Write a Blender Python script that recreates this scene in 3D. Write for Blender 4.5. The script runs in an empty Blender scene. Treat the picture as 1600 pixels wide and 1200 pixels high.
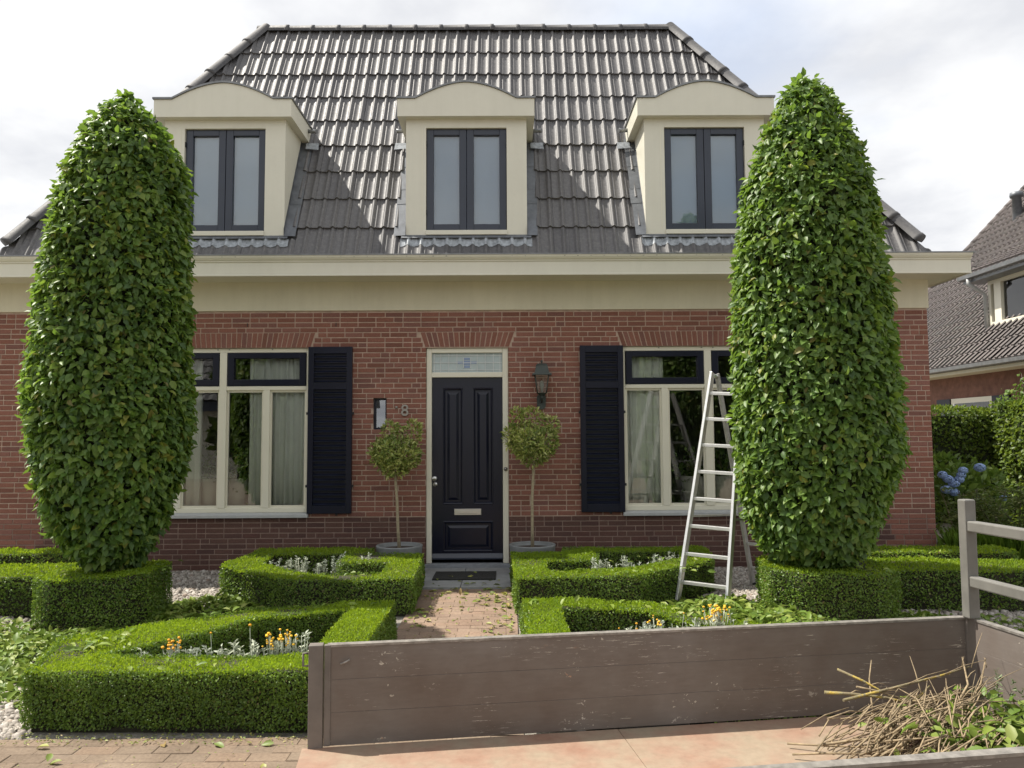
import bpy, bmesh, math, random
import numpy as np
from mathutils import Vector, Matrix

random.seed(7)
rng = np.random.default_rng(11)
R = math.radians
scene = bpy.context.scene
COL = scene.collection

# ------------------------------------------------------------------ camera
cam_d = bpy.data.cameras.new('camera')
cam = bpy.data.objects.new('camera', cam_d)
COL.objects.link(cam)
cam_d.sensor_width = 36.0
cam_d.lens = 27.0
cam_d.clip_start = 0.05
cam_d.clip_end = 2000
pitch, yaw, roll = R(3.8), R(0.3), 0.0055
fwd = Vector((math.sin(yaw) * math.cos(pitch), math.cos(yaw) * math.cos(pitch), math.sin(pitch)))
r0 = Vector((math.cos(yaw), -math.sin(yaw), 0))
u0 = r0.cross(fwd)
rt = r0 * math.cos(roll) - u0 * math.sin(roll)
up = u0 * math.cos(roll) + r0 * math.sin(roll)
M4 = Matrix.Identity(4)
for i in range(3):
    M4[i][0] = rt[i]
    M4[i][1] = up[i]
    M4[i][2] = -fwd[i]
M4[0][3], M4[1][3], M4[2][3] = 0.0, 0.0, 1.6
cam.matrix_world = M4
scene.camera = cam

# ------------------------------------------------------------------ view, sun, sky
scene.view_settings.view_transform = 'Standard'
scene.view_settings.look = 'None'
scene.view_settings.gamma = 1.0
scene.view_settings.use_curve_mapping = False
scene.view_settings.exposure = 1.25
SUN_TRAVEL = Vector((0.60, -0.185, -1.0)).normalized()
to_sun = -SUN_TRAVEL
sun_d = bpy.data.lights.new('sun', 'SUN')
sun_d.energy = 3.3
sun_d.angle = R(0.6)
sun_d.color = (1.0, 0.94, 0.84)
sun = bpy.data.objects.new('sun', sun_d)
sun.rotation_euler = SUN_TRAVEL.to_track_quat('-Z', 'Y').to_euler()
sun.location = (-20, 10, 30)
COL.objects.link(sun)

world = bpy.data.worlds.new('World')
scene.world = world
world.use_nodes = True
wn, wl = world.node_tree.nodes, world.node_tree.links
wn.clear()
w_out = wn.new('ShaderNodeOutputWorld')
w_bg = wn.new('ShaderNodeBackground')
w_bg.inputs['Strength'].default_value = 0.1
w_sky = wn.new('ShaderNodeTexSky')
w_sky.sky_type = 'NISHITA'
w_sky.sun_disc = False
w_sky.sun_elevation = math.asin(to_sun.z)
w_sky.sun_rotation = math.atan2(to_sun.x, to_sun.y)
w_sky.air_density = 1.0
w_sky.dust_density = 1.6
w_tc = wn.new('ShaderNodeTexCoord')
w_sep = wn.new('ShaderNodeSeparateXYZ')
wl.new(w_tc.outputs['Generated'], w_sep.inputs[0])
w_den = wn.new('ShaderNodeMath'); w_den.operation = 'ADD'; w_den.inputs[1].default_value = 0.18
w_abs = wn.new('ShaderNodeMath'); w_abs.operation = 'ABSOLUTE'
wl.new(w_sep.outputs['Z'], w_abs.inputs[0])
wl.new(w_abs.outputs[0], w_den.inputs[0])
w_cmb = wn.new('ShaderNodeCombineXYZ')
for ax in 'XY':
    dv = wn.new('ShaderNodeMath'); dv.operation = 'DIVIDE'
    wl.new(w_sep.outputs[ax], dv.inputs[0]); wl.new(w_den.outputs[0], dv.inputs[1])
    wl.new(dv.outputs[0], w_cmb.inputs[ax])
w_n1 = wn.new('ShaderNodeTexNoise')
w_n1.inputs['Scale'].default_value = 0.85
w_n1.inputs['Detail'].default_value = 7
w_n1.inputs['Roughness'].default_value = 0.5
w_n1.inputs['Distortion'].default_value = 0.35
w_map = wn.new('ShaderNodeMapping')
w_map.inputs['Location'].default_value = (3.1, 0.4, 0)
wl.new(w_cmb.outputs[0], w_map.inputs[0])
wl.new(w_map.outputs[0], w_n1.inputs['Vector'])
w_n2 = wn.new('ShaderNodeTexNoise')
w_n2.inputs['Scale'].default_value = 1.5
w_n2.inputs['Detail'].default_value = 6
w_n2.inputs['Roughness'].default_value = 0.55
w_map2 = wn.new('ShaderNodeMapping')
w_map2.inputs['Location'].default_value = (8.3, 2.2, 1.0)
wl.new(w_cmb.outputs[0], w_map2.inputs[0])
wl.new(w_map2.outputs[0], w_n2.inputs['Vector'])
w_r1 = wn.new('ShaderNodeValToRGB')            # where cloud covers the blue
w_r1.color_ramp.elements[0].position = 0.30
w_r1.color_ramp.elements[0].color = (0.45, 0.45, 0.45, 1)
w_r1.color_ramp.elements[1].position = 0.50
w_r1.color_ramp.elements[1].color = (1, 1, 1, 1)
wl.new(w_n1.outputs['Fac'], w_r1.inputs[0])
w_r2 = wn.new('ShaderNodeValToRGB')            # cloud brightness
w_r2.color_ramp.elements[0].position = 0.38
w_r2.color_ramp.elements[0].color = (3.4, 3.47, 3.65, 1)
w_r2.color_ramp.elements[1].position = 0.64
w_r2.color_ramp.elements[1].color = (5.1, 5.1, 5.05, 1)
wl.new(w_n2.outputs['Fac'], w_r2.inputs[0])
w_mix = wn.new('ShaderNodeMixRGB')
wl.new(w_r1.outputs[0], w_mix.inputs[0])
wl.new(w_sky.outputs[0], w_mix.inputs[1])
wl.new(w_r2.outputs[0], w_mix.inputs[2])
wl.new(w_mix.outputs[0], w_bg.inputs['Color'])
wl.new(w_bg.outputs[0], w_out.inputs['Surface'])


# ------------------------------------------------------------------ materials
def new_mat(name):
    m = bpy.data.materials.new(name)
    m.use_nodes = True
    nt = m.node_tree
    return m, nt.nodes, nt.links, nt.nodes['Principled BSDF']


def noise(n, l, scale, detail=4, rough=0.55, vec=None, coord='Object'):
    t = n.new('ShaderNodeTexNoise')
    t.inputs['Scale'].default_value = scale
    t.inputs['Detail'].default_value = detail
    t.inputs['Roughness'].default_value = rough
    if vec is None:
        tc = n.new('ShaderNodeTexCoord')
        vec = tc.outputs[coord]
    l.new(vec, t.inputs['Vector'])
    return t.outputs['Fac']


def ramp(n, l, fac, stops):
    r = n.new('ShaderNodeValToRGB')
    els = r.color_ramp.elements
    while len(els) < len(stops):
        els.new(0.5)
    for e, (p, c) in zip(els, stops):
        e.position = p
        e.color = (c[0], c[1], c[2], 1)
    l.new(fac, r.inputs[0])
    return r.outputs[0]


def mixc(n, l, fac, a, b, mode='MIX'):
    m = n.new('ShaderNodeMixRGB')
    m.blend_type = mode
    for i, v in ((0, fac), (1, a), (2, b)):
        if isinstance(v, (int, float)):
            m.inputs[i].default_value = v
        elif isinstance(v, tuple):
            m.inputs[i].default_value = (v[0], v[1], v[2], 1)
        else:
            l.new(v, m.inputs[i])
    return m.outputs[0]


def bump(n, l, p, height, strength=0.3, dist=0.01):
    b = n.new('ShaderNodeBump')
    b.inputs['Strength'].default_value = strength
    b.inputs['Distance'].default_value = dist
    l.new(height, b.inputs['Height'])
    l.new(b.outputs[0], p.inputs['Normal'])


def geo_pos(n):
    return n.new('ShaderNodeNewGeometry').outputs['Position']


def rand_fac(n, l):
    """one random value per loose piece, whether it is an object of its own or an island of a joined mesh"""
    g = n.new('ShaderNodeNewGeometry')
    o = n.new('ShaderNodeObjectInfo')
    a = n.new('ShaderNodeMath'); a.operation = 'ADD'
    l.new(g.outputs['Random Per Island'], a.inputs[0])
    l.new(o.outputs['Random'], a.inputs[1])
    f = n.new('ShaderNodeMath'); f.operation = 'FRACT'
    l.new(a.outputs[0], f.inputs[0])
    return f.outputs[0]


def plain(name, col, rough=0.5, metal=0.0, var=0.12, scale=6.0, bstr=0.05, coat=0.0, spec=0.5, streak=0.0):
    m, n, l, p = new_mat(name)
    pos = geo_pos(n)
    f = noise(n, l, scale, 5, 0.6, pos)
    dk = tuple(c * (1 - var) for c in col)
    lt = tuple(min(1, c * (1 + var)) for c in col)
    c = ramp(n, l, f, [(0.3, dk), (0.7, lt)])
    if streak:
        mp = n.new('ShaderNodeMapping'); mp.inputs['Scale'].default_value = (7, 7, 0.5)
        l.new(pos, mp.inputs[0])
        c = mixc(n, l, streak, c, ramp(n, l, noise(n, l, 1.4, 6, 0.65, mp.outputs[0]), [(0.35, (0.72, 0.71, 0.66)), (0.6, (1, 1, 1))]), 'MULTIPLY')
        c = mixc(n, l, streak, c, ramp(n, l, noise(n, l, 23, 5, 0.7, pos), [(0.28, (0.7, 0.7, 0.64)), (0.45, (1, 1, 1))]), 'MULTIPLY')
    l.new(c, p.inputs['Base Color'])
    p.inputs['Roughness'].default_value = rough
    p.inputs['Metallic'].default_value = metal
    p.inputs['Specular IOR Level'].default_value = spec
    p.inputs['Coat Weight'].default_value = coat
    if bstr:
        f2 = noise(n, l, scale * 12, 3, 0.6, pos)
        bump(n, l, p, f2, bstr, 0.004)
    return m


MAT = {}


def brick_mat(name, stops, bstr=0.5, dirt=0.35, dscale=1.3):
    m, n, l, p = new_mat(name)
    pos = geo_pos(n)
    base = ramp(n, l, rand_fac(n, l), stops)
    f = noise(n, l, 55, 4, 0.65, pos)
    c = mixc(n, l, 0.55, base, ramp(n, l, f, [(0.25, (0.45, 0.42, 0.42)), (0.6, (1, 1, 1)), (0.9, (1.35, 1.3, 1.25))]), 'MULTIPLY')
    f2 = noise(n, l, dscale, 5, 0.6, pos)
    c = mixc(n, l, dirt, c, ramp(n, l, f2, [(0.3, (0.75, 0.72, 0.7)), (0.7, (1.15, 1.15, 1.15))]), 'MULTIPLY')
    l.new(c, p.inputs['Base Color'])
    p.inputs['Roughness'].default_value = 0.88
    p.inputs['Specular IOR Level'].default_value = 0.25
    bump(n, l, p, f, bstr, 0.006)
    return m


MAT['brick'] = brick_mat('red_brick', [(0.0, (0.205, 0.092, 0.068)), (0.25, (0.25, 0.110, 0.080)), (0.6, (0.285, 0.128, 0.095)), (0.85, (0.255, 0.122, 0.097)), (1.0, (0.195, 0.094, 0.077))])
MAT['plinth'] = brick_mat('plinth_brick', [(0.0, (0.100, 0.055, 0.048)), (0.5, (0.135, 0.075, 0.060)), (1.0, (0.12, 0.06, 0.05))])
MAT['mortar'] = plain('mortar', (0.43, 0.32, 0.255), 0.95, var=0.18, scale=14, bstr=0.4)
MAT['mortar_dark'] = plain('mortar_dark', (0.26, 0.185, 0.15), 0.95, var=0.2, scale=14, bstr=0.4)
MAT['paver'] = brick_mat('clay_paver', [(0.0, (0.235, 0.172, 0.13)), (0.4, (0.27, 0.20, 0.148)), (0.8, (0.26, 0.182, 0.132)), (1.0, (0.235, 0.172, 0.13))], 0.4, 0.8, 2.6)
MAT['drive_paver'] = brick_mat('drive_paver', [(0.0, (0.18, 0.138, 0.10)), (0.5, (0.21, 0.162, 0.118)), (1.0, (0.22, 0.16, 0.113))], 0.5, 0.95, 2.2)
MAT['sand'] = plain('joint_sand', (0.18, 0.135, 0.098), 0.95, var=0.35, scale=9, bstr=0.4)
MAT['cream'] = plain('cream_paint', (0.67, 0.65, 0.55), 0.42, var=0.03, scale=2.5, bstr=0.015, streak=0.10)
MAT['render'] = plain('cream_render', (0.64, 0.60, 0.46), 0.75, var=0.05, scale=1.6, bstr=0.06, streak=0.16)
MAT['frame'] = plain('window_cream', (0.72, 0.69, 0.57), 0.35, var=0.02, scale=4, bstr=0.01)
MAT['anthra'] = plain('anthracite_paint', (0.026, 0.033, 0.052), 0.3, var=0.08, scale=4, bstr=0.01)
MAT['navy'] = plain('navy_paint', (0.0048, 0.0062, 0.0185), 0.40, var=0.15, scale=4, bstr=0.015, spec=0.32)
MAT['navy_door'] = plain('door_paint', (0.0046, 0.006, 0.0175), 0.25, var=0.1, scale=3, bstr=0.01, spec=0.38)
MAT['zinc'] = plain('zinc', (0.20, 0.205, 0.21), 0.45, 0.6, var=0.2, scale=10)
MAT['lead'] = plain('lead', (0.13, 0.14, 0.155), 0.5, 0.35, var=0.25, scale=9)
MAT['lead_pale'] = plain('lead_pale', (0.31, 0.335, 0.36), 0.55, 0.2, var=0.4, scale=22)
MAT['sill'] = plain('sill_stone', (0.42, 0.43, 0.43), 0.6, var=0.08, scale=12)
MAT['bluestone'] = plain('bluestone', (0.235, 0.25, 0.27), 0.7, var=0.15, scale=16, bstr=0.1)
MAT['slab'] = plain('step_slab', (0.27, 0.275, 0.275), 0.8, var=0.14, scale=10, bstr=0.2)
MAT['steel'] = plain('brushed_steel', (0.62, 0.62, 0.60), 0.28, 1.0, var=0.05)
MAT['alu'] = plain('ladder_aluminium', (0.66, 0.66, 0.65), 0.42, 0.75, var=0.1, scale=18)
MAT['alu_dull'] = plain('ladder_aluminium_dull', (0.46, 0.45, 0.43), 0.5, 0.5, var=0.15, scale=18)
MAT['black'] = plain('black_plastic', (0.012, 0.012, 0.013), 0.5)
MAT['rubber'] = plain('rubber', (0.02, 0.02, 0.02), 0.8)
MAT['mat'] = plain('doormat', (0.022, 0.022, 0.02), 0.95, var=0.4, scale=60, bstr=0.6)
MAT['lampgreen'] = plain('lantern_green', (0.045, 0.055, 0.048), 0.5, 0.2, var=0.2)
MAT['dark_room'] = plain('room_wall', (0.42, 0.41, 0.38), 0.9)
MAT['room_floor'] = plain('room_floor', (0.2, 0.15, 0.11), 0.6)
MAT['curtain'] = plain('curtain_cloth', (0.90, 0.91, 0.86), 0.9, var=0.06, scale=5, bstr=0.05)
MAT['pane_sky'] = plain('blind_cloth_sky_blue', (0.40, 0.50, 0.66), 0.9, var=0.04, scale=1.2, bstr=0.02)  # cloth tinted blue to stand in for sky mirrored in the dormer panes
MAT['potcream'] = plain('pot_cream', (0.62, 0.60, 0.52), 0.6, var=0.06)
MAT['potgrey'] = plain('pot_grey', (0.205, 0.215, 0.215), 0.75, var=0.14, scale=9, bstr=0.12)
MAT['soil'] = plain('soil', (0.055, 0.04, 0.03), 0.95, var=0.4, scale=30, bstr=0.6)
MAT['bark'] = plain('bark', (0.10, 0.085, 0.065), 0.9, var=0.35, scale=30, bstr=0.7)
MAT['bark_pale'] = plain('bark_pale', (0.34, 0.285, 0.19), 0.85, var=0.25, scale=40, bstr=0.4)
MAT['twig'] = plain('twig', (0.245, 0.185, 0.11), 0.8, var=0.5, scale=25, bstr=0.4)
_m, _n, _l, _p = new_mat('twig_lichen')
_pos = geo_pos(_n)
_l.new(ramp(_n, _l, noise(_n, _l, 17, 5, 0.65, _pos), [(0.42, (0.18, 0.145, 0.085)), (0.5, (0.22, 0.19, 0.10)), (0.56, (0.38, 0.27, 0.045)), (0.7, (0.30, 0.27, 0.12))]), _p.inputs['Base Color'])
_p.inputs['Roughness'].default_value = 0.9
bump(_n, _l, _p, noise(_n, _l, 120, 4, 0.7, _pos), 0.8, 0.006)
MAT['twig_lichen'] = _m
MAT['gravel_floor'] = plain('gravel_floor', (0.23, 0.21, 0.18), 0.95, var=0.4, scale=45, bstr=0.8)
MAT['garden_soil'] = plain('garden_ground', (0.15, 0.135, 0.10), 0.95, var=0.4, scale=3, bstr=0.4)
MAT['bell'] = plain('bell_metal', (0.3, 0.29, 0.27), 0.35, 0.9)
MAT['number'] = plain('number_metal', (0.30, 0.28, 0.25), 0.4, 0.6)
MAT['lead_came'] = plain('lead_came', (0.62, 0.64, 0.63), 0.45, 0.2)
MAT['bluepiece'] = plain('blue_glass_piece', (0.20, 0.27, 0.42), 0.15)
MAT['frosted'] = plain('frosted_glass', (0.40, 0.47, 0.47), 0.12, var=0.1, scale=12, bstr=0.08)
MAT['grey_rack'] = plain('rack_grey', (0.165, 0.16, 0.145), 0.5, 0.1, var=0.14, scale=12, bstr=0.08)
MAT['trailer_frame'] = plain('trailer_frame', (0.155, 0.136, 0.12), 0.55, 0.1, var=0.2, scale=9, bstr=0.1)
MAT['worn_edge'] = plain('worn_edge', (0.27, 0.25, 0.225), 0.45, 0.4, var=0.35, scale=30, bstr=0.1)
MAT['neigh_wall'] = plain('neighbour_brick', (0.20, 0.10, 0.075), 0.9, var=0.25, scale=8, bstr=0.2)


def tile_mat(name, dark, light, rough, bstr=0.25):
    m, n, l, p = new_mat(name)
    pos = geo_pos(n)
    base = ramp(n, l, rand_fac(n, l), [(0, dark), (0.6, light), (1, tuple(c * 0.9 for c in light))])
    f = noise(n, l, 30, 5, 0.7, pos)
    c = mixc(n, l, 0.5, base, ramp(n, l, f, [(0.3, (0.5, 0.5, 0.5)), (0.52, (1, 1, 1)), (0.74, (1.9, 1.85, 1.7))]), 'MULTIPLY')
    l.new(c, p.inputs['Base Color'])
    r = n.new('ShaderNodeMapRange')
    l.new(f, r.inputs[0])
    r.inputs[1].default_value = 0.3; r.inputs[2].default_value = 0.7
    r.inputs[3].default_value = rough - 0.06; r.inputs[4].default_value = rough + 0.10
    l.new(r.outputs[0], p.inputs['Roughness'])
    p.inputs['Specular IOR Level'].default_value = 0.28
    f2 = noise(n, l, 90, 3, 0.6, pos)
    bump(n, l, p, f2, bstr, 0.004)
    return m


MAT['tile'] = tile_mat('roof_tile', (0.102, 0.100, 0.104), (0.140, 0.137, 0.139), 0.50)
MAT['ridge'] = tile_mat('ridge_tile', (0.068, 0.068, 0.072), (0.088, 0.087, 0.09), 0.62)
MAT['neigh_tile'] = tile_mat('neighbour_tile', (0.085, 0.075, 0.073), (0.125, 0.108, 0.104), 0.6)


def glass_mat(name, tint=(0.86, 0.9, 0.88), rough=0.0, boost=1.7):
    m = bpy.data.materials.new(name)
    m.use_nodes = True
    n, l = m.node_tree.nodes, m.node_tree.links
    n.clear()
    o = n.new('ShaderNodeOutputMaterial')
    t = n.new('ShaderNodeBsdfTransparent'); t.inputs[0].default_value = (*tint, 1)
    g = n.new('ShaderNodeBsdfGlossy'); g.inputs['Roughness'].default_value = rough
    fr = n.new('ShaderNodeFresnel'); fr.inputs['IOR'].default_value = 1.5
    mu = n.new('ShaderNodeMath'); mu.operation = 'MULTIPLY'; mu.inputs[1].default_value = boost
    mu.use_clamp = True
    l.new(fr.outputs[0], mu.inputs[0])
    pos = geo_pos(n)
    f = noise(n, l, 1.6, 2, 0.5, pos)
    b = n.new('ShaderNodeBump'); b.inputs['Strength'].default_value = 0.05; b.inputs['Distance'].default_value = 0.02
    l.new(f, b.inputs['Height'])
    l.new(b.outputs[0], g.inputs['Normal'])
    x = n.new('ShaderNodeMixShader')
    l.new(mu.outputs[0], x.inputs[0]); l.new(t.outputs[0], x.inputs[1]); l.new(g.outputs[0], x.inputs[2])
    l.new(x.outputs[0], o.inputs['Surface'])
    return m


MAT['glass'] = glass_mat('window_glass', (0.97, 0.985, 0.975), boost=2.0)
MAT['glass_mirror'] = glass_mat('reflective_glass', (0.5, 0.55, 0.6), boost=6.0)
MAT['glass_lamp'] = glass_mat('lamp_glass', (0.85, 0.84, 0.8), 0.15)


def leaf_mat(name, stops, trans=0.3, tcol=(0.20, 0.34, 0.03), rough=0.45, spec=0.4):
    m = bpy.data.materials.new(name)
    m.use_nodes = True
    n, l = m.node_tree.nodes, m.node_tree.links
    p = n['Principled BSDF']
    o = n['Material Output']
    at = n.new('ShaderNodeAttribute'); at.attribute_name = 'tint'
    oi = n.new('ShaderNodeObjectInfo')
    ad = n.new('ShaderNodeMath'); ad.operation = 'ADD'
    l.new(at.outputs['Fac'], ad.inputs[0]); l.new(oi.outputs['Random'], ad.inputs[1])
    fr = n.new('ShaderNodeMath'); fr.operation = 'FRACT'
    l.new(ad.outputs[0], fr.inputs[0])
    c = ramp(n, l, fr.outputs[0], stops)
    pos = geo_pos(n)
    f = noise(n, l, 2.2, 3, 0.5, pos)
    c = mixc(n, l, 0.6, c, ramp(n, l, f, [(0.3, (0.72, 0.75, 0.75)), (0.7, (1.25, 1.2, 1.0))]), 'MULTIPLY')
    l.new(c, p.inputs['Base Color'])
    p.inputs['Roughness'].default_value = rough
    p.inputs['Specular IOR Level'].default_value = spec
    t = n.new('ShaderNodeBsdfTranslucent')
    tc = mixc(n, l, 0.5, c, tcol)
    l.new(tc, t.inputs[0])
    x = n.new('ShaderNodeMixShader'); x.inputs[0].default_value = trans
    l.new(p.outputs[0], x.inputs[1]); l.new(t.outputs[0], x.inputs[2])
    l.new(x.outputs[0], o.inputs['Surface'])
    return m


MAT['hornbeam'] = leaf_mat('hornbeam_leaf', [(0, (0.070, 0.136, 0.038)), (0.45, (0.120, 0.21, 0.050)), (0.8, (0.165, 0.265, 0.057)), (0.955, (0.20, 0.285, 0.055)), (0.985, (0.27, 0.29, 0.05)), (1, (0.20, 0.17, 0.06))], 0.42, (0.24, 0.38, 0.03))
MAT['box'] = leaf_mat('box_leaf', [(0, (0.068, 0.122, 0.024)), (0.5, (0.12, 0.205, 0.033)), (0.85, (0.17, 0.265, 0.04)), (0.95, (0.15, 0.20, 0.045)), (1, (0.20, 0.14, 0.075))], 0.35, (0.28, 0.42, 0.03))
MAT['box_top'] = leaf_mat('box_leaf_new_sunlit', [(0, (0.15, 0.25, 0.018)), (0.5, (0.215, 0.33, 0.018)), (1, (0.27, 0.37, 0.025))], 0.45, (0.42, 0.56, 0.02))  # young growth, colour raised further to paint in sunlight on the hedge tops
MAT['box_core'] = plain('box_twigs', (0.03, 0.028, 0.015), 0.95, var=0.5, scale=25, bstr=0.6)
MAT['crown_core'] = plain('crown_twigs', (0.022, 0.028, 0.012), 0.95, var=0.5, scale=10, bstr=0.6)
MAT['clipping'] = leaf_mat('clipping_leaf', [(0, (0.085, 0.15, 0.02)), (0.4, (0.14, 0.22, 0.027)), (0.75, (0.20, 0.27, 0.04)), (1, (0.25, 0.29, 0.075))], 0.25, (0.28, 0.38, 0.08), 0.5)
MAT['dry_leaf'] = leaf_mat('fallen_leaf', [(0, (0.12, 0.18, 0.035)), (0.45, (0.22, 0.27, 0.06)), (0.8, (0.33, 0.32, 0.09)), (1, (0.28, 0.19, 0.08))], 0.2, (0.33, 0.36, 0.08), 0.5)
MAT['bay'] = leaf_mat('bay_leaf', [(0, (0.13, 0.19, 0.05)), (0.3, (0.24, 0.32, 0.075)), (0.65, (0.42, 0.47, 0.13)), (1, (0.60, 0.61, 0.27))], 0.25, (0.28, 0.34, 0.05), 0.35)
MAT['silver'] = leaf_mat('silver_leaf', [(0, (0.30, 0.34, 0.27)), (0.6, (0.42, 0.46, 0.38)), (1, (0.52, 0.55, 0.46))], 0.15, (0.4, 0.45, 0.35), 0.8)
MAT['yellow'] = plain('flower_yellow', (0.72, 0.42, 0.02), 0.7, var=0.3, scale=60)
MAT['orange'] = plain('flower_orange', (0.72, 0.35, 0.015), 0.7, var=0.25, scale=60)
MAT['hydrangea'] = plain('flower_blue', (0.27, 0.38, 0.62), 0.7, var=0.35, scale=40)
MAT['shrub'] = leaf_mat('shrub_leaf', [(0, (0.08, 0.11, 0.035)), (0.5, (0.13, 0.165, 0.05)), (1, (0.21, 0.20, 0.075))], 0.3)
MAT['hydleaf'] = leaf_mat('hydrangea_leaf', [(0, (0.08, 0.14, 0.03)), (0.6, (0.14, 0.22, 0.045)), (1, (0.22, 0.29, 0.06))], 0.3)
MAT['grass'] = leaf_mat('grass_blade', [(0, (0.10, 0.19, 0.02)), (0.6, (0.15, 0.26, 0.03)), (1, (0.2, 0.29, 0.05))], 0.35, (0.3, 0.45, 0.04))
MAT['tall_hedge'] = leaf_mat('tall_hedge_leaf', [(0, (0.07, 0.12, 0.022)), (0.6, (0.115, 0.18, 0.03)), (1, (0.2, 0.25, 0.045))], 0.42, (0.34, 0.44, 0.04))
MAT['dark_leaf'] = leaf_mat('dark_leaf', [(0, (0.022, 0.04, 0.012)), (1, (0.05, 0.075, 0.02))], 0.2)
MAT['houseplant'] = leaf_mat('houseplant_leaf', [(0, (0.08, 0.15, 0.04)), (1, (0.17, 0.26, 0.08))], 0.25)
MAT['conifer'] = leaf_mat('conifer_clipping', [(0, (0.10, 0.14, 0.07)), (1, (0.22, 0.26, 0.14))], 0.15)


def board_mat():
    m, n, l, p = new_mat('trailer_board_paint')
    pos = geo_pos(n)
    f = noise(n, l, 2.2, 5, 0.6, pos)
    base = ramp(n, l, f, [(0.28, (0.120, 0.092, 0.075)), (0.52, (0.158, 0.135, 0.118)), (0.75, (0.20, 0.182, 0.167))])
    mp = n.new('ShaderNodeMapping'); mp.inputs['Scale'].default_value = (4, 4, 22)
    l.new(pos, mp.inputs[0])
    f2 = noise(n, l, 3.0, 6, 0.7, mp.outputs[0])
    base = mixc(n, l, 0.4, base, ramp(n, l, f2, [(0.3, (0.75, 0.72, 0.7)), (0.7, (1.15, 1.12, 1.1))]), 'MULTIPLY')
    # chipped paint: small flakes and a few long horizontal scrapes
    mp2 = n.new('ShaderNodeMapping'); mp2.inputs['Scale'].default_value = (1, 1, 1.5); mp2.inputs['Rotation'].default_value = (0, 0.4, 0)
    l.new(pos, mp2.inputs[0])
    c1 = noise(n, l, 26, 3, 0.75, mp2.outputs[0])
    gate = noise(n, l, 4.5, 2, 0.5, pos)
    ch = ramp(n, l, c1, [(0.625, (0, 0, 0)), (0.645, (1, 1, 1))])
    gt = ramp(n, l, gate, [(0.57, (0, 0, 0)), (0.64, (1, 1, 1))])
    chips = mixc(n, l, 1.0, ch, gt, 'MULTIPLY')
    mp3 = n.new('ShaderNodeMapping'); mp3.inputs['Scale'].default_value = (3.0, 3.0, 60); mp3.inputs['Location'].default_value = (2.3, 0.0, 5.1)
    l.new(pos, mp3.inputs[0])
    c2 = noise(n, l, 3.0, 4, 0.8, mp3.outputs[0])
    gate2 = noise(n, l, 3.1, 2, 0.5, mp2.outputs[0])
    sc = mixc(n, l, 1.0, ramp(n, l, c2, [(0.62, (0, 0, 0)), (0.645, (1, 1, 1))]), ramp(n, l, gate2, [(0.52, (0, 0, 0)), (0.57, (1, 1, 1))]), 'MULTIPLY')
    allc = mixc(n, l, 1.0, chips, sc, 'LIGHTEN')
    cc = noise(n, l, 9, 2, 0.5, pos)
    chipcol = ramp(n, l, cc, [(0.5, (0.50, 0.46, 0.40)), (0.66, (0.44, 0.40, 0.33)), (0.70, (0.33, 0.19, 0.12))])
    l.new(mixc(n, l, allc, base, chipcol), p.inputs['Base Color'])
    p.inputs['Roughness'].default_value = 0.5
    bump(n, l, p, f2, 0.08, 0.004)
    return m


MAT['board'] = board_mat()


def bed_mat():
    m, n, l, p = new_mat('trailer_bed_panel')
    pos = geo_pos(n)
    f = noise(n, l, 3.0, 6, 0.62, pos)
    base = ramp(n, l, f, [(0.3, (0.255, 0.14, 0.095)), (0.46, (0.285, 0.19, 0.135)), (0.60, (0.285, 0.225, 0.16))])
    f2 = noise(n, l, 26, 5, 0.7, pos)
    base = mixc(n, l, 0.5, base, ramp(n, l, f2, [(0.3, (0.72, 0.7, 0.68)), (0.6, (1.05, 1.05, 1.05)), (0.8, (1.2, 1.18, 1.15))]), 'MULTIPLY')
    mp = n.new('ShaderNodeMapping'); mp.inputs['Rotation'].default_value = (0, 0, 0.7); mp.inputs['Scale'].default_value = (40, 3, 1)
    l.new(pos, mp.inputs[0])
    f3 = noise(n, l, 1.0, 4, 0.8, mp.outputs[0])
    base = mixc(n, l, ramp(n, l, f3, [(0.66, (0, 0, 0)), (0.72, (0.5, 0.5, 0.5))]), base, (0.24, 0.15, 0.10))
    l.new(base, p.inputs['Base Color'])
    p.inputs['Roughness'].default_value = 0.6
    bump(n, l, p, f2, 0.12, 0.004)
    return m


MAT['bed'] = bed_mat()


# ------------------------------------------------------------------ object helpers
def tag(o, label=None, cat=None, group=None, kind=None):
    if label: o['label'] = label
    if cat: o['category'] = cat
    if group: o['group'] = group
    if kind: o['kind'] = kind
    return o


def empty(name, loc, label, cat, group=None, rz=0.0):
    o = bpy.data.objects.new(name, None)
    o.location = loc
    o.rotation_euler = (0, 0, rz)
    o.empty_display_size = 0.1
    COL.objects.link(o)
    return tag(o, label, cat, group)


def world_of(o):
    w = o.matrix_basis.copy()
    if o.parent is not None:
        w = world_of(o.parent) @ o.matrix_parent_inverse @ w
    return w


def link_mesh(name, me, mat=None, parent=None, keep_world=True):
    o = bpy.data.objects.new(name, me)
    if mat is not None and len(me.materials) == 0:
        me.materials.append(mat)
    COL.objects.link(o)
    if parent is not None:
        o.parent = parent
        if keep_world:
            o.matrix_parent_inverse = world_of(parent).inverted()
    return o


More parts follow.
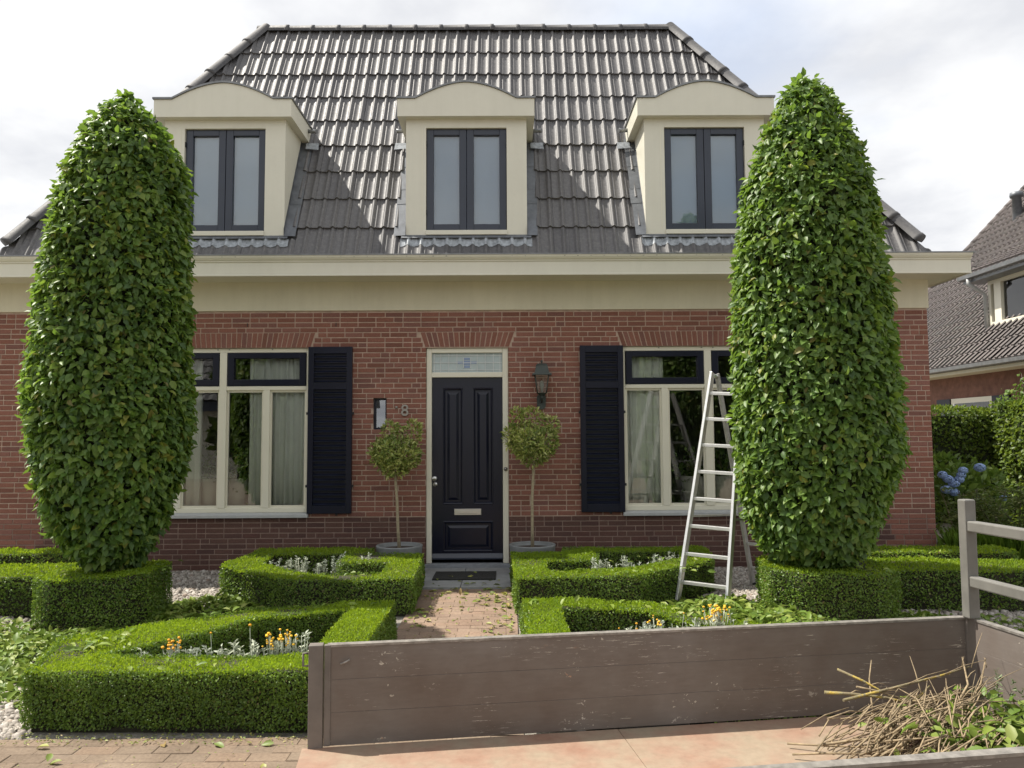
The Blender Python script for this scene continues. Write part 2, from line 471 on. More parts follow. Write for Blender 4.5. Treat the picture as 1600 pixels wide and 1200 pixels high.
class MB:
    """collects boxes, prisms, tubes and sheets into one mesh"""
    def __init__(s):
        s.v, s.f, s.sm = [], [], []

    def add(s, vs, fs, smooth=False):
        b = len(s.v)
        s.v += [tuple(v) for v in vs]
        s.f += [tuple(i + b for i in f) for f in fs]
        s.sm += [smooth] * len(fs)
        return s

    def box(s, x0, x1, y0, y1, z0, z1):
        vs = [(x0, y0, z0), (x1, y0, z0), (x1, y1, z0), (x0, y1, z0), (x0, y0, z1), (x1, y0, z1), (x1, y1, z1), (x0, y1, z1)]
        return s.add(vs, [(0, 3, 2, 1), (4, 5, 6, 7), (0, 1, 5, 4), (1, 2, 6, 5), (2, 3, 7, 6), (3, 0, 4, 7)])

    def bbox(s, x0, x1, y0, y1, z0, z1, b=0.004):
        """box with a bevelled front (towards -Y)"""
        vs = [(x0, y0 + b, z0), (x1, y0 + b, z0), (x1, y0 + b, z1), (x0, y0 + b, z1),
              (x0 + b, y0, z0 + b), (x1 - b, y0, z0 + b), (x1 - b, y0, z1 - b), (x0 + b, y0, z1 - b),
              (x0, y1, z0), (x1, y1, z0), (x1, y1, z1), (x0, y1, z1)]
        return s.add(vs, [(4, 5, 6, 7), (0, 1, 5, 4), (1, 2, 6, 5), (2, 3, 7, 6), (3, 0, 4, 7),
                          (1, 0, 8, 9), (2, 1, 9, 10), (3, 2, 10, 11), (0, 3, 11, 8), (9, 8, 11, 10)])

    def obox(s, o, a, b, c):
        """box from a corner o and three edge vectors"""
        o, a, b, c = (Vector(q) for q in (o, a, b, c))
        vs = [o, o + a, o + a + b, o + b, o + c, o + a + c, o + a + b + c, o + b + c]
        return s.add(vs, [(0, 3, 2, 1), (4, 5, 6, 7), (0, 1, 5, 4), (1, 2, 6, 5), (2, 3, 7, 6), (3, 0, 4, 7)])

    def tube(s, pts, radii, seg=8, cap=True, smooth=True):
        pts = [Vector(p) for p in pts]
        if not isinstance(radii, (list, tuple)):
            radii = [radii] * len(pts)
        b = len(s.v)
        prev = None
        for i, p in enumerate(pts):
            d = (pts[min(i + 1, len(pts) - 1)] - pts[max(i - 1, 0)]).normalized()
            a = prev if prev is not None else (Vector((0, 0, 1)) if abs(d.z) < 0.9 else Vector((1, 0, 0)))
            sx = d.cross(a).normalized()
            sy = sx.cross(d).normalized()
            prev = sy
            for k in range(seg):
                t = 2 * math.pi * k / seg
                s.v.append(tuple(p + (sx * math.cos(t) + sy * math.sin(t)) * radii[i]))
        for i in range(len(pts) - 1):
            for k in range(seg):
                k2 = (k + 1) % seg
                s.f.append((b + i * seg + k, b + i * seg + k2, b + (i + 1) * seg + k2, b + (i + 1) * seg + k))
                s.sm.append(smooth)
        if cap:
            s.f.append(tuple(b + k for k in range(seg))[::-1]); s.sm.append(False)
            e = b + (len(pts) - 1) * seg
            s.f.append(tuple(e + k for k in range(seg))); s.sm.append(False)
        return s

    def lathe(s, prof, c, seg=32, smooth=True):
        """prof: (radius, z) list turned round the vertical through c"""
        b = len(s.v)
        for r, z in prof:
            for k in range(seg):
                t = 2 * math.pi * k / seg
                s.v.append((c[0] + r * math.cos(t), c[1] + r * math.sin(t), c[2] + z))
        for i in range(len(prof) - 1):
            for k in range(seg):
                k2 = (k + 1) % seg
                s.f.append((b + i * seg + k, b + i * seg + k2, b + (i + 1) * seg + k2, b + (i + 1) * seg + k)); s.sm.append(smooth)
        return s

    def prism(s, poly, ax, a0, a1):
        """closed 2D polygon pushed along an axis: ax 'x' -> poly is (y,z); 'y' -> (x,z); 'z' -> (x,y)"""
        n = len(poly)

        def P(p, a):
            return {'x': (a, p[0], p[1]), 'y': (p[0], a, p[1]), 'z': (p[0], p[1], a)}[ax]
        vs = [P(p, a0) for p in poly] + [P(p, a1) for p in poly]
        fs = [tuple(range(n)), tuple(range(2 * n - 1, n - 1, -1))]
        for i in range(n):
            j = (i + 1) % n
            fs.append((i, i + n, j + n, j))
        return s.add(vs, fs)

    def mesh(s, name):
        me = bpy.data.meshes.new(name)
        me.from_pydata(s.v, [], s.f)
        me.polygons.foreach_set('use_smooth', s.sm)
        me.update()
        bm = bmesh.new(); bm.from_mesh(me)
        if getattr(s, 'weld', False): bmesh.ops.remove_doubles(bm, verts=bm.verts, dist=0.0005)
        bmesh.ops.recalc_face_normals(bm, faces=bm.faces)
        bm.to_mesh(me); bm.free()
        return me

    def build(s, name, mat, parent=None, label=None):
        o = link_mesh(name, s.mesh(name), mat, parent)
        if label: o['label'] = label
        return o


def bevel(o, w=0.004, seg=2):
    md = o.modifiers.new('bevel', 'BEVEL')
    md.width = w; md.segments = seg; md.limit_method = 'ANGLE'; md.angle_limit = R(40)
    return o


def tri_mesh(name, V, T, tint=None, mat=None, smooth=False, mats=None, midx=None):
    """fast triangle mesh from arrays"""
    me = bpy.data.meshes.new(name)
    nv, nt = len(V), len(T)
    me.vertices.add(nv)
    me.vertices.foreach_set('co', np.ascontiguousarray(V, dtype=np.float32).ravel())
    me.loops.add(nt * 3)
    me.loops.foreach_set('vertex_index', np.ascontiguousarray(T, dtype=np.int32).ravel())
    me.polygons.add(nt)
    me.polygons.foreach_set('loop_start', np.arange(0, nt * 3, 3, dtype=np.int32))
    if smooth:
        me.polygons.foreach_set('use_smooth', np.ones(nt, dtype=bool))
    if tint is not None:
        a = me.attributes.new('tint', 'FLOAT', 'POINT')
        a.data.foreach_set('value', np.ascontiguousarray(tint, dtype=np.float32))
    for m in (mats or ([mat] if mat else [])):
        me.materials.append(m)
    if midx is not None:
        me.polygons.foreach_set('material_index', np.ascontiguousarray(midx, dtype=np.int32))
    me.update(calc_edges=True)
    me.validate()
    return me


def norm(a):
    return a / np.maximum(np.linalg.norm(a, axis=-1, keepdims=True), 1e-9)


# leaf template in (side, along, normal); eight triangles
LT = np.array([(0, 0, 0), (-0.40, 0.30, 0.10), (0.40, 0.30, 0.10), (0, 0.34, 0), (-0.36, 0.64, 0.08), (0.36, 0.64, 0.08), (0, 0.68, -0.04), (0, 1.0, -0.14)])
LTRI = np.array([(0, 3, 1), (0, 2, 3), (1, 3, 6), (1, 6, 4), (3, 2, 5), (3, 5, 6), (4, 6, 7), (6, 5, 7)])
# small leaf: two triangles folded along the midrib
ST = np.array([(0, 0, 0), (-0.5, 0.5, 0.12), (0.5, 0.5, 0.12), (0, 1.0, 0)])
STRI = np.array([(0, 3, 1), (0, 2, 3)])


def leaves(P, N, D, L, W, tint, small=False):
    """arrays of leaf geometry: base points P, rough normals N, leaf directions D, lengths L, widths W"""
    T, tri = (ST, STRI) if small else (LT, LTRI)
    D = norm(D)
    N = norm(N - D * np.sum(N * D, axis=1, keepdims=True))
    S = np.cross(N, D)
    n, k = len(P), len(T)
    V = (P[:, None, :] + S[:, None, :] * (T[None, :, 0:1] * W[:, None, None])
         + D[:, None, :] * (T[None, :, 1:2] * L[:, None, None])
         + N[:, None, :] * (T[None, :, 2:3] * L[:, None, None]))
    F = (tri[None, :, :] + (np.arange(n) * k)[:, None, None]).reshape(-1, 3)
    return V.reshape(-1, 3), F, np.repeat(tint, k)


def join_arrays(parts):
    Vs, Fs, Ts, off = [], [], [], 0
    for V, F, T in parts:
        Vs.append(V); Fs.append(F + off); Ts.append(T); off += len(V)
    return np.concatenate(Vs), np.concatenate(Fs), np.concatenate(Ts)


# ------------------------------------------------------------------ the ground
def sheet(name, poly, z, mat, label=None, cat=None):
    me = bpy.data.meshes.new(name)
    me.from_pydata([(x, y, z) for x, y in poly], [], [tuple(range(len(poly)))])
    o = link_mesh(name, me, mat)
    return tag(o, label, cat, None, 'structure')


sheet('ground', [(-600, -600), (600, -600), (600, 600), (-600, 600)], -0.03, MAT['garden_soil'], 'bare garden ground reaching out beyond the house and hedges', 'ground')
drive = sheet('pavement', [(-14, -9), (14, -9), (14, 4.22), (-14, 4.22)], -0.0042, MAT['sand'], 'brown clay brick pavement in front of the box hedges', 'pavement')
sheet('gravel_bed', [(-9, 4.226), (9, 4.226), (9, 9.38), (-9, 9.38)], -0.014, MAT['gravel_floor'], 'pale gravel garden bed between the hedges and the brick house', 'gravel')


def paver_mesh(name, lx, ly, h=0.05, b=0.004):
    x, y = lx / 2, ly / 2
    m = MB()
    vs = [(-x, -y, -h), (x, -y, -h), (x, y, -h), (-x, y, -h), (-x, -y, -b), (x, -y, -b), (x, y, -b), (-x, y, -b),
          (-x + b, -y + b, 0), (x - b, -y + b, 0), (x - b, y - b, 0), (-x + b, y - b, 0)]
    m.add(vs, [(8, 9, 10, 11), (4, 5, 9, 8), (5, 6, 10, 9), (6, 7, 11, 10), (7, 4, 8, 11), (0, 1, 5, 4), (1, 2, 6, 5), (2, 3, 7, 6), (3, 0, 4, 7)])
    return m.mesh(name)


pv = [paver_mesh('paver', 0.1985, 0.0975, 0.05, 0.003), paver_mesh('paver_short', 0.096, 0.094)]
pv[0].materials.append(MAT['drive_paver']); pv[1].materials.append(MAT['drive_paver'])
ang = R(0.0)
count = 0
far_p = MB()
for j in range(26):
    yy = 4.165 - j * 0.1005
    off = 0.1 if j % 2 else 0.0
    for i in range(-24, 8):
        xx = i * 0.2015 + off
        zz = 0.0 + random.uniform(-0.004, 0.002)
        if -3.7 < xx < 0.1 and yy > 3.0 and count < 290:
            o = link_mesh('paver', pv[0], None, drive)
            o.location = (xx + random.uniform(-.003, .003), yy, zz)
            o.rotation_euler = (random.uniform(-.012, .012), random.uniform(-.012, .012), random.uniform(-.012, .012))
            count += 1
        else:
            a, b = 0.098, 0.047
            far_p.box(xx - a, xx + a, yy - b, yy + b, -0.04, zz)
o = far_p.build('paver', MAT['drive_paver'], drive); o['kind'] = 'stuff'
# kerb course between the pavement and the garden
kb = [paver_mesh('kerb_brick', 0.094, 0.05)]
kb[0].materials.append(MAT['drive_paver'])

path = sheet('path', [(-0.93, 4.23), (0.075, 4.23), (0.075, 8.14), (-0.93, 8.14)], -0.003, MAT['sand'], 'brick garden path leading to the dark front door', 'path')
pm = [paver_mesh('path_paver', 0.198, 0.0992, 0.05, 0.0025), paver_mesh('path_paver_half', 0.098, 0.0992, 0.05, 0.0025), paver_mesh('path_paver_edge', 0.096, 0.1995, 0.05, 0.0025)]
for q in pm: q.materials.append(MAT['paver'])
for j in range(38):
    yy = 4.30 + j * 0.1015
    xs = -0.925
    k = 0
    if j % 2:
        o = link_mesh('paver', pm[1], None, path); o.location = (xs + 0.05, yy, 0.004 + random.uniform(-.003, .002)); xs += 0.1
    while xs < -0.06:
        last = -0.025 - xs
        mshp = pm[0] if last > 0.19 else pm[1]
        w = 0.2 if last > 0.19 else 0.1
        o = link_mesh('paver', mshp, None, path)
        o.location = (xs + w / 2, yy, 0.004 + random.uniform(-.003, .002))
        o.rotation_euler = (random.uniform(-.01, .01), random.uniform(-.01, .01), random.uniform(-.01, .01))
        xs += w
for j in range(19):
    o = link_mesh('paver', pm[2], None, path)
    o.location = (0.024, 4.35 + j * 0.202, 0.004 + random.uniform(-.003, .002))
    o.rotation_euler = (0, 0, random.uniform(-.01, .01))

step = empty('doorstep', (-0.5, 8.7, 0), 'two grey stone slabs forming the step below the front door', 'doorstep')
for x0, x1 in ((-1.07, -0.512), (-0.506, 0.05)):
    bevel(MB().box(x0, x1, 8.15, 9.28, -0.05, 0.022).build('slab', MAT['slab'], step), 0.005)

# ------------------------------------------------------------------ the house
WY = 9.4
XL, XR = -6.6, 5.19
house = empty('brick_house', (-0.505, WY, 0), 'red brick house with dark tiled roof, three cream dormers and black front door', 'house')

OPEN = [(-1.005, 0.005, -0.2, 2.675), (-4.56, -2.44, 0.62, 2.685), (1.42, 3.51, 0.62, 2.685), (-1.65, -1.487, 1.677, 2.06)]
ARCH = [(-4.56, -2.42, -4.62, -2.365), (1.405, 3.53, 1.345, 3.585), (-1.02, 0.02, -1.08, 0.085)]     # bottom x0,x1, top x0,x1
AZ0, AZ1 = 2.688, 2.866
WTOP = 3.14


def wall_panels(y, z0, z1, x0, x1, depth):
    """a front sheet with openings and their reveals"""
    m = MB()
    xs = sorted({x0, x1, *[a for o in OPEN for a in o[:2] if x0 < a < x1]})
    zs = sorted({z0, z1, *[a for o in OPEN for a in o[2:] if z0 < a < z1]})
    for i in range(len(xs) - 1):
        for j in range(len(zs) - 1):
            cx, cz = (xs[i] + xs[i + 1]) / 2, (zs[j] + zs[j + 1]) / 2
            if any(o[0] < cx < o[1] and o[2] < cz < o[3] for o in OPEN):
                continue
            m.add([(xs[i], y, zs[j]), (xs[i + 1], y, zs[j]), (xs[i + 1], y, zs[j + 1]), (xs[i], y, zs[j + 1])], [(0, 1, 2, 3)])
    for a, b, c, d in OPEN:
        c2, d2 = max(c, z0), min(d, z1)
        if d2 <= c2: continue
        m.add([(a, y, c2), (a, y + depth, c2), (a, y + depth, d2), (a, y, d2)], [(0, 1, 2, 3)])
        m.add([(b, y, c2), (b, y + depth, c2), (b, y + depth, d2), (b, y, d2)], [(3, 2, 1, 0)])
        if d2 == d: m.add([(a, y, d), (a, y + depth, d), (b, y + depth, d), (b, y, d)], [(0, 1, 2, 3)])
        if c2 == c: m.add([(a, y, c), (a, y + depth, c), (b, y + depth, c), (b, y, c)], [(3, 2, 1, 0)])
    m.weld = True
    return m


wall = wall_panels(WY + 0.0045, 0.612, WTOP + 0.3, XL, XR, 0.16).build('wall', MAT['mortar'], house)
plinth = wall_panels(WY + 0.0045, -0.1, 0.612, XL, -1.005, 0.16).build('plinth', MAT['mortar_dark'], house, 'darker brown brick plinth left of the door')
plinth_b = wall_panels(WY + 0.0045, -0.1, 0.612, 0.005, XR, 0.16).build('plinth', MAT['mortar_dark'], house, 'darker brown brick plinth right of the door')
# side and back walls of the shell
MB().box(XL, XL + 0.1, WY + 0.02, WY + 8, -0.1, 3.6).box(XR - 0.1, XR, WY + 0.02, WY + 8, -0.1, 3.6).box(XL + 0.1, XR - 0.1, WY + 7.9, WY + 8, -0.1, 3.6).build('side_wall', MAT['neigh_wall'], house)
MB().box(XL + 0.1, XR - 0.1, WY + 0.2, WY + 7.9, 0.0, 0.02).build('room_floor', MAT['room_floor'], house)
MB().box(XL + 0.1, XR - 0.1, WY + 0.2, WY + 7.9, 2.9, 2.95).build('room_ceiling', MAT['dark_room'], house)
MB().box(XL + 0.1, XR - 0.1, WY + 4.2, WY + 4.3, 0.02, 2.9).box(-1.9, -1.8, WY + 0.2, WY + 4.2, 0.02, 2.9).box(0.7, 0.8, WY + 0.2, WY + 4.2, 0.02, 2.9).build('room_partition', MAT['dark_room'], house)

CH, BL, BH, J = 0.0625, 0.2095, 0.0995, 0.0118
brick_list = []
for r in range(51):
    z0 = r * CH + 0.0
    z1 = z0 + CH - J
    if z1 > WTOP: break
    z0 += J * 0
    x = XL - random.choice((0, 0.11, 0.05, 0.16))
    run = 0
    while x < XR:
        if r % 1 == 0 and (random.random() < 0.27 or run > 3) and run > 0:
            w, run = BH, 0
        else:
            w, run = BL, run + 1
        segs = [(max(x, XL), min(x + w, XR))]
        cuts = [(o[0] - 0.0, o[1] + 0.0) for o in OPEN if o[2] < z1 and o[3] > z0]
        for a0, a1, b0, b1 in ARCH:
            if z1 > AZ0 + 0.005 and z0 < AZ1 - 0.005:
                t0, t1 = (max(z0, AZ0) - AZ0) / (AZ1 - AZ0), (min(z1, AZ1) - AZ0) / (AZ1 - AZ0)
                cuts.append((a0 + (b0 - a0) * t1 - 0.011, a1 + (b1 - a1) * t1 + 0.011))
        for c0, c1 in cuts:
            ns = []
            for a, b in segs:
                if b <= c0 or a >= c1: ns.append((a, b)); continue
                if a < c0: ns.append((a, c0))
                if b > c1: ns.append((c1, b))
            segs = ns
        for a, b in segs:
            if b - a > 0.022:
                brick_list.append((a, b, z0, z1))
        x += w + J
brick_cache = {}


def brick_mesh(w, mat):
    key = (round(w, 3), mat)
    if key not in brick_cache:
        me = MB().bbox(-w / 2, w / 2, 0.0, 0.03, 0.0, CH - J, 0.0025).mesh('brick')
        me.materials.append(MAT[mat])
        brick_cache[key] = me
    return brick_cache[key]


stuff_red, stuff_dark, stuff_dark_b = MB(), MB(), MB()
vis = []
for b in brick_list:
    a, c, z0, z1 = b
    cx = (a + c) / 2
    dark = z1 < 0.615 and -5.65 < cx < 4.6
    clear = 0 if ((-1.9 < cx < -1.0 or 0.01 < cx < 0.88) and 0.3 < z0) else (1 if z0 > 2.7 else 2)
    vis.append((clear, abs(z0 - 1.8) * 0.3 + abs(cx + 0.5), b, dark))
vis.sort(key=lambda t: (t[0], t[1]))
for i, (_, _, (a, c, z0, z1), dark) in enumerate(vis):
    j = random.uniform(-0.0022, 0.0015)
    if i < 300:
        o = link_mesh('brick', brick_mesh(c - a, 'plinth' if dark else 'brick'), None, (plinth if a < -0.5 else plinth_b) if dark else wall)
        o.location = ((a + c) / 2, WY + j, z0)
    else:
        ((stuff_dark if a < -0.5 else stuff_dark_b) if dark else stuff_red).bbox(a, c, WY + j, WY + 0.03, z0, z1, 0.0025)
o = stuff_red.build('brick', MAT['brick'], wall); o['kind'] = 'stuff'
o = stuff_dark.build('brick', MAT['plinth'], plinth); o['kind'] = 'stuff'
o = stuff_dark_b.build('brick', MAT['plinth'], plinth_b); o['kind'] = 'stuff'
# soldier arches
for a0, a1, b0, b1 in ARCH:
    n = round((a1 - a0 + b1 - b0) / 2 / 0.0635)
    for k in range(n):
        g = 0.10
        p = []
        for (l, r_, z) in ((a0, a1, AZ0), (b0, b1, AZ1)):
            w = (r_ - l) / n
            p.append((l + w * (k + g), l + w * (k + 1 - g), z))
        y0 = WY + random.uniform(-.0015, .0015)
        vs = [(p[0][0], y0, p[0][2]), (p[0][1], y0, p[0][2]), (p[1][1], y0, p[1][2]), (p[1][0], y0, p[1][2])]
        vs += [(v[0], WY + 0.03, v[2]) for v in vs]
        MB().add(vs, [(0, 1, 2, 3), (0, 4, 5, 1), (1, 5, 6, 2), (2, 6, 7, 3), (3, 7, 4, 0)]).build('arch_brick', MAT['brick'], wall)
# vents: open joints near the top of the wall
v = MB()
for x in (-3.21, -2.12, -1.01, 0.62, 2.0):
    v.box(x, x + 0.011, WY + 0.001, WY + 0.02, 2.945, 2.99)
v.build('vent_slot', MAT['black'], wall)

# ---- frieze, eaves
MB().box(XL - 0.02, XR + 0.012, WY - 0.02, WY + 0.12, WTOP, 3.50).build('frieze', MAT['render'], house, 'cream rendered band above the brickwork')
MB().box(XR - 0.1, XR + 0.012, WY + 0.121, WY + 8, WTOP, 3.50).box(XL - 0.02, XL + 0.1, WY + 0.121, WY + 8, WTOP, 3.50).build('frieze_return', MAT['render'], house)
GX0, GX1, GY = -6.95, 5.50, 8.955
MB().box(GX0 + 0.02, GX1 - 0.02, GY + 0.02, WY + 8.4, 3.494, 3.515).build('soffit', MAT['cream'], house)
prof = [(GY + 0.03, 3.486), (GY + 0.006, 3.486), (GY + 0.006, 3.502), (GY + 0.018, 3.506), (GY + 0.018, 3.648), (GY + 0.004, 3.655), (GY + 0.004, 3.668), (GY - 0.012, 3.676), (GY - 0.030, 3.70), (GY - 0.036, 3.722), (GY + 0.03, 3.722)]
MB().prism(prof, 'x', GX0, GX1).build('gutter_fascia', MAT['cream'], house)
profx = [(GX1 - (p[0] - GY) * 1.0, p[1]) for p in prof]
MB().prism(profx, 'y', GY + 0.031, WY + 8.4).prism([(GX0 + (p[0] - GY), p[1]) for p in prof], 'y', GY + 0.031, WY + 8.4).build('side_fascia', MAT['cream'], house)
MB().box(GX0 - 0.03, GX1 + 0.04, GY - 0.042, GY + 0.03, 3.7225, 3.737).box(GX1 - 0.03, GX1 + 0.04, GY + 0.031, WY + 8, 3.7225, 3.737).box(GX0 - 0.03, GX0 + 0.03, GY + 0.031, WY + 8, 3.7225, 3.737).build('gutter_edge', MAT['zinc'], house)

# ---- roof: steep tiled slopes, flat top behind the ridge
EY, EZ = 9.0, 3.72
RY, RZ = 11.0, 7.58
HX0, HX1 = -6.08, 5.06           # hip feet
TX0, TX1 = -3.56, 2.44           # ridge ends
SL = math.hypot(RY - EY, RZ - EZ)
sd = Vector((0, (RY - EY) / SL, (RZ - EZ) / SL))       # up the slope
nrm = Vector((0, -sd.z, sd.y))                         # out of the slope
BY = 15.4
roof_m = MB()
roof_m.add([(HX0, EY, EZ), (HX1, EY, EZ), (TX1, RY, RZ), (TX0, RY, RZ)], [(0, 1, 2, 3)])
roof_m.add([(HX1, EY, EZ), (HX1, BY + 2, EZ), (TX1, BY, RZ), (TX1, RY, RZ)], [(0, 1, 2, 3)])
roof_m.add([(HX0, EY, EZ), (HX0, BY + 2, EZ), (TX0, BY, RZ), (TX0, RY, RZ)], [(3, 2, 1, 0)])
roof_m.add([(HX0, BY + 2, EZ), (HX1, BY + 2, EZ), (TX1, BY, RZ), (TX0, BY, RZ)], [(3, 2, 1, 0)])
roof_m.add([(TX0, RY, RZ), (TX1, RY, RZ), (TX1, BY, RZ), (TX0, BY, RZ)], [(0, 1, 2, 3)])
roof_m.add([(GX0, GY + 0.03, 3.719), (GX1, GY + 0.03, 3.719), (GX1, WY + 8, 3.719), (GX0, WY + 8, 3.719)], [(0, 1, 2, 3)])
roof = roof_m.build('roof', MAT['ridge'], house, 'steep dark grey glazed tile roof')

TW, ROLL = 0.31, 0.155
roll_prof = [(0.0, 0.0), (0.010, 0.007), (0.020, 0.007), (0.026, 0.0), (0.088, 0.0), (0.097, 0.010), (0.107, 0.024), (0.119, 0.030), (0.131, 0.024), (0.142, 0.010), (0.150, 0.0)]
tprof = [(x, h) for x, h in roll_prof] + [(x + ROLL, h) for x, h in roll_prof] + [(TW, 0.0)]


def tile_mesh(length, lift=0.031, thick=0.033):
    m = MB()
    n = len(tprof)
    vs = [(x, 0.0, h + lift) for x, h in tprof] + [(x, length, h + 0.004) for x, h in tprof]
    m.add(vs, [(i, i + 1, i + 1 + n, i + n) for i in range(n - 1)], True)
    vs = [(x, 0.0, h + lift) for x, h in tprof] + [(x, 0.004, h * 0.75 + lift - thick) for x, h in tprof]
    m.add(vs, [(i + n, i + 1 + n, i + 1, i) for i in range(n - 1)], False)
    me = bpy.data.meshes.new('roof_tile')
    me.from_pydata(m.v, [], m.f)
    me.polygons.foreach_set('use_smooth', m.sm)
    me.materials.append(MAT['tile'])
    me.update()
    return me


STEP = 0.479
row_s = [0.43 + STEP * (k - 1) for k in range(10)]
tile_full = tile_mesh(STEP + 0.03)
tile_top = tile_mesh(SL - row_s[8] - 0.02)
DORM = [-3.41, -0.49, 2.40]
DW = 0.73
Rm = Matrix(((1, 0, 0), (0, sd.y, nrm.y), (0, sd.z, nrm.z)))
for k in range(9):
    s0 = row_s[k]
    ztile = EZ + sd.z * (s0 + STEP)
    x = -1.494 - 0.118 - TW * 18
    while x < HX1:
        x1 = x + TW
        sm_ = s0 + STEP * 0.5
        def hipx(s, side):
            t = min(max(s / SL, 0), 1)
            return (HX0 + (TX0 - HX0) * t) if side < 0 else (HX1 + (TX1 - HX1) * t)
        if x1 < hipx(s0, -1) or x > hipx(s0, 1):
            x += TW; continue
        in_band = 0.4 <= s0 and ztile < 5.95
        inside = in_band and any(c - DW - 0.001 < x and x1 < c + DW + 0.001 for c in DORM)
        if inside:
            x += TW; continue
        cutd = None
        if in_band:
            for c in DORM:
                if x < c - DW < x1: cutd = (c - DW - x, True)
                elif x < c + DW < x1: cutd = (c + DW - x, False)
        under = k == 0 and any(x < c + DW and x1 > c - DW for c in DORM)
        clipL = x < hipx(s0 + STEP + 0.03, -1) + 0.02
        clipR = x1 > hipx(s0 + STEP + 0.03, 1) - 0.02
        me = tile_top if k == 8 else tile_full
        if clipL or clipR or cutd or under:
            me = me.copy()
            bm = bmesh.new(); bm.from_mesh(me)
            if under:
                bmesh.ops.bisect_plane(bm, geom=bm.verts[:] + bm.edges[:] + bm.faces[:], plane_co=(0, 0.30, 0), plane_no=(0, 1, 0), clear_outer=True)
            if cutd:
                bmesh.ops.bisect_plane(bm, geom=bm.verts[:] + bm.edges[:] + bm.faces[:], plane_co=(cutd[0], 0, 0), plane_no=(1, 0, 0), clear_outer=cutd[1], clear_inner=not cutd[1])
            if clipL:
                t0, t1 = hipx(s0, -1) - x, hipx(s0 + 1, -1) - x
                d = Vector((t1 - t0, 1.0, 0)).normalized()
                bmesh.ops.bisect_plane(bm, geom=bm.verts[:] + bm.edges[:] + bm.faces[:], plane_co=(t0, 0, 0), plane_no=(d.y, -d.x, 0), clear_inner=True)
            if clipR:
                t0, t1 = hipx(s0, 1) - x, hipx(s0 + 1, 1) - x
                d = Vector((t1 - t0, 1.0, 0)).normalized()
                bmesh.ops.bisect_plane(bm, geom=bm.verts[:] + bm.edges[:] + bm.faces[:], plane_co=(t0, 0, 0), plane_no=(d.y, -d.x, 0), clear_outer=True)
            n_left = len(bm.faces)
            bm.to_mesh(me); bm.free()
            if n_left < 2:
                x += TW; continue
        o = link_mesh('roof_tile', me, None, roof)
        base = Vector((x, EY, EZ)) + sd * s0 + nrm * 0.002
        jit = Matrix.Rotation(random.uniform(-.004, .004), 3, 'Z') @ Matrix.Rotation(random.uniform(-.006, .006), 3, 'Y')
        mm = (Rm @ jit).to_4x4()
        mm.translation = base + nrm * random.uniform(-0.003, 0.003)
        o.matrix_basis = mm
        x += TW


def ridge_tile_mesh(length, r=0.112):
    m = MB()
    seg = 9
    vs = []
    for (y, rr) in ((0.0, r * 1.06), (0.05, r * 1.06), (0.055, r), (length, r * 0.93)):
        for k in range(seg):
            t = math.pi * (k / (seg - 1))
            vs.append((math.cos(t) * rr, y, math.sin(t) * rr * 0.86))
    fs = []
    for i in range(3):
        for k in range(seg - 1):
            fs.append((i * seg + k, (i + 1) * seg + k, (i + 1) * seg + k + 1, i * seg + k + 1))
    fs.append(tuple(range(seg)))
    m.add(vs, fs, True)
    me = m.mesh('ridge_tile')
    me.materials.append(MAT['ridge'])
    return me


def run_ridge(a, b, outn, pitch_len, me):
    a, b = Vector(a), Vector(b)
    d = (b - a).normalized()
    n = int(round((b - a).length / pitch_len))
    st = (b - a).length / n
    xs = d.cross(Vector(outn)).normalized()
    zs = xs.cross(d).normalized()
    for i in range(n):
        o = link_mesh('ridge_tile', me, None, roof)
        mm = Matrix((xs, d, zs)).transposed().to_4x4()
        mm.translation = a + d * (i * st) + zs * random.uniform(-.004, .004)
        o.matrix_basis = mm


rt_me = ridge_tile_mesh(0.46)
hipn_r = (0.55, -0.6, 0.55)
hipn_l = (-0.55, -0.6, 0.55)
run_ridge((HX1 - 0.12, EY + 0.06, EZ + 0.17), (TX1, RY, RZ + 0.0), hipn_r, 0.41, rt_me)
run_ridge((HX0 + 0.12, EY + 0.06, EZ + 0.17), (TX0, RY, RZ + 0.0), hipn_l, 0.41, rt_me)
run_ridge((TX1 + 0.02, RY + 0.02, RZ - 0.01), (TX0 - 0.02, RY + 0.02, RZ - 0.01), (0, -0.25, 1), 0.385, rt_me)

# ---- dormers
DZ0, DZ1, DZT, DZA = 4.00, 5.43, 5.645, 5.845
DFY = 9.1


def arch_top(u, hw=0.825):
    a = abs(u)
    if a > 0.605: return DZT
    return DZT + (DZA - DZT) * (1 - (a / 0.605) ** 1.75)


def roof_y(z):
    return EY + (z - EZ) / (RZ - EZ) * (RY - EY)


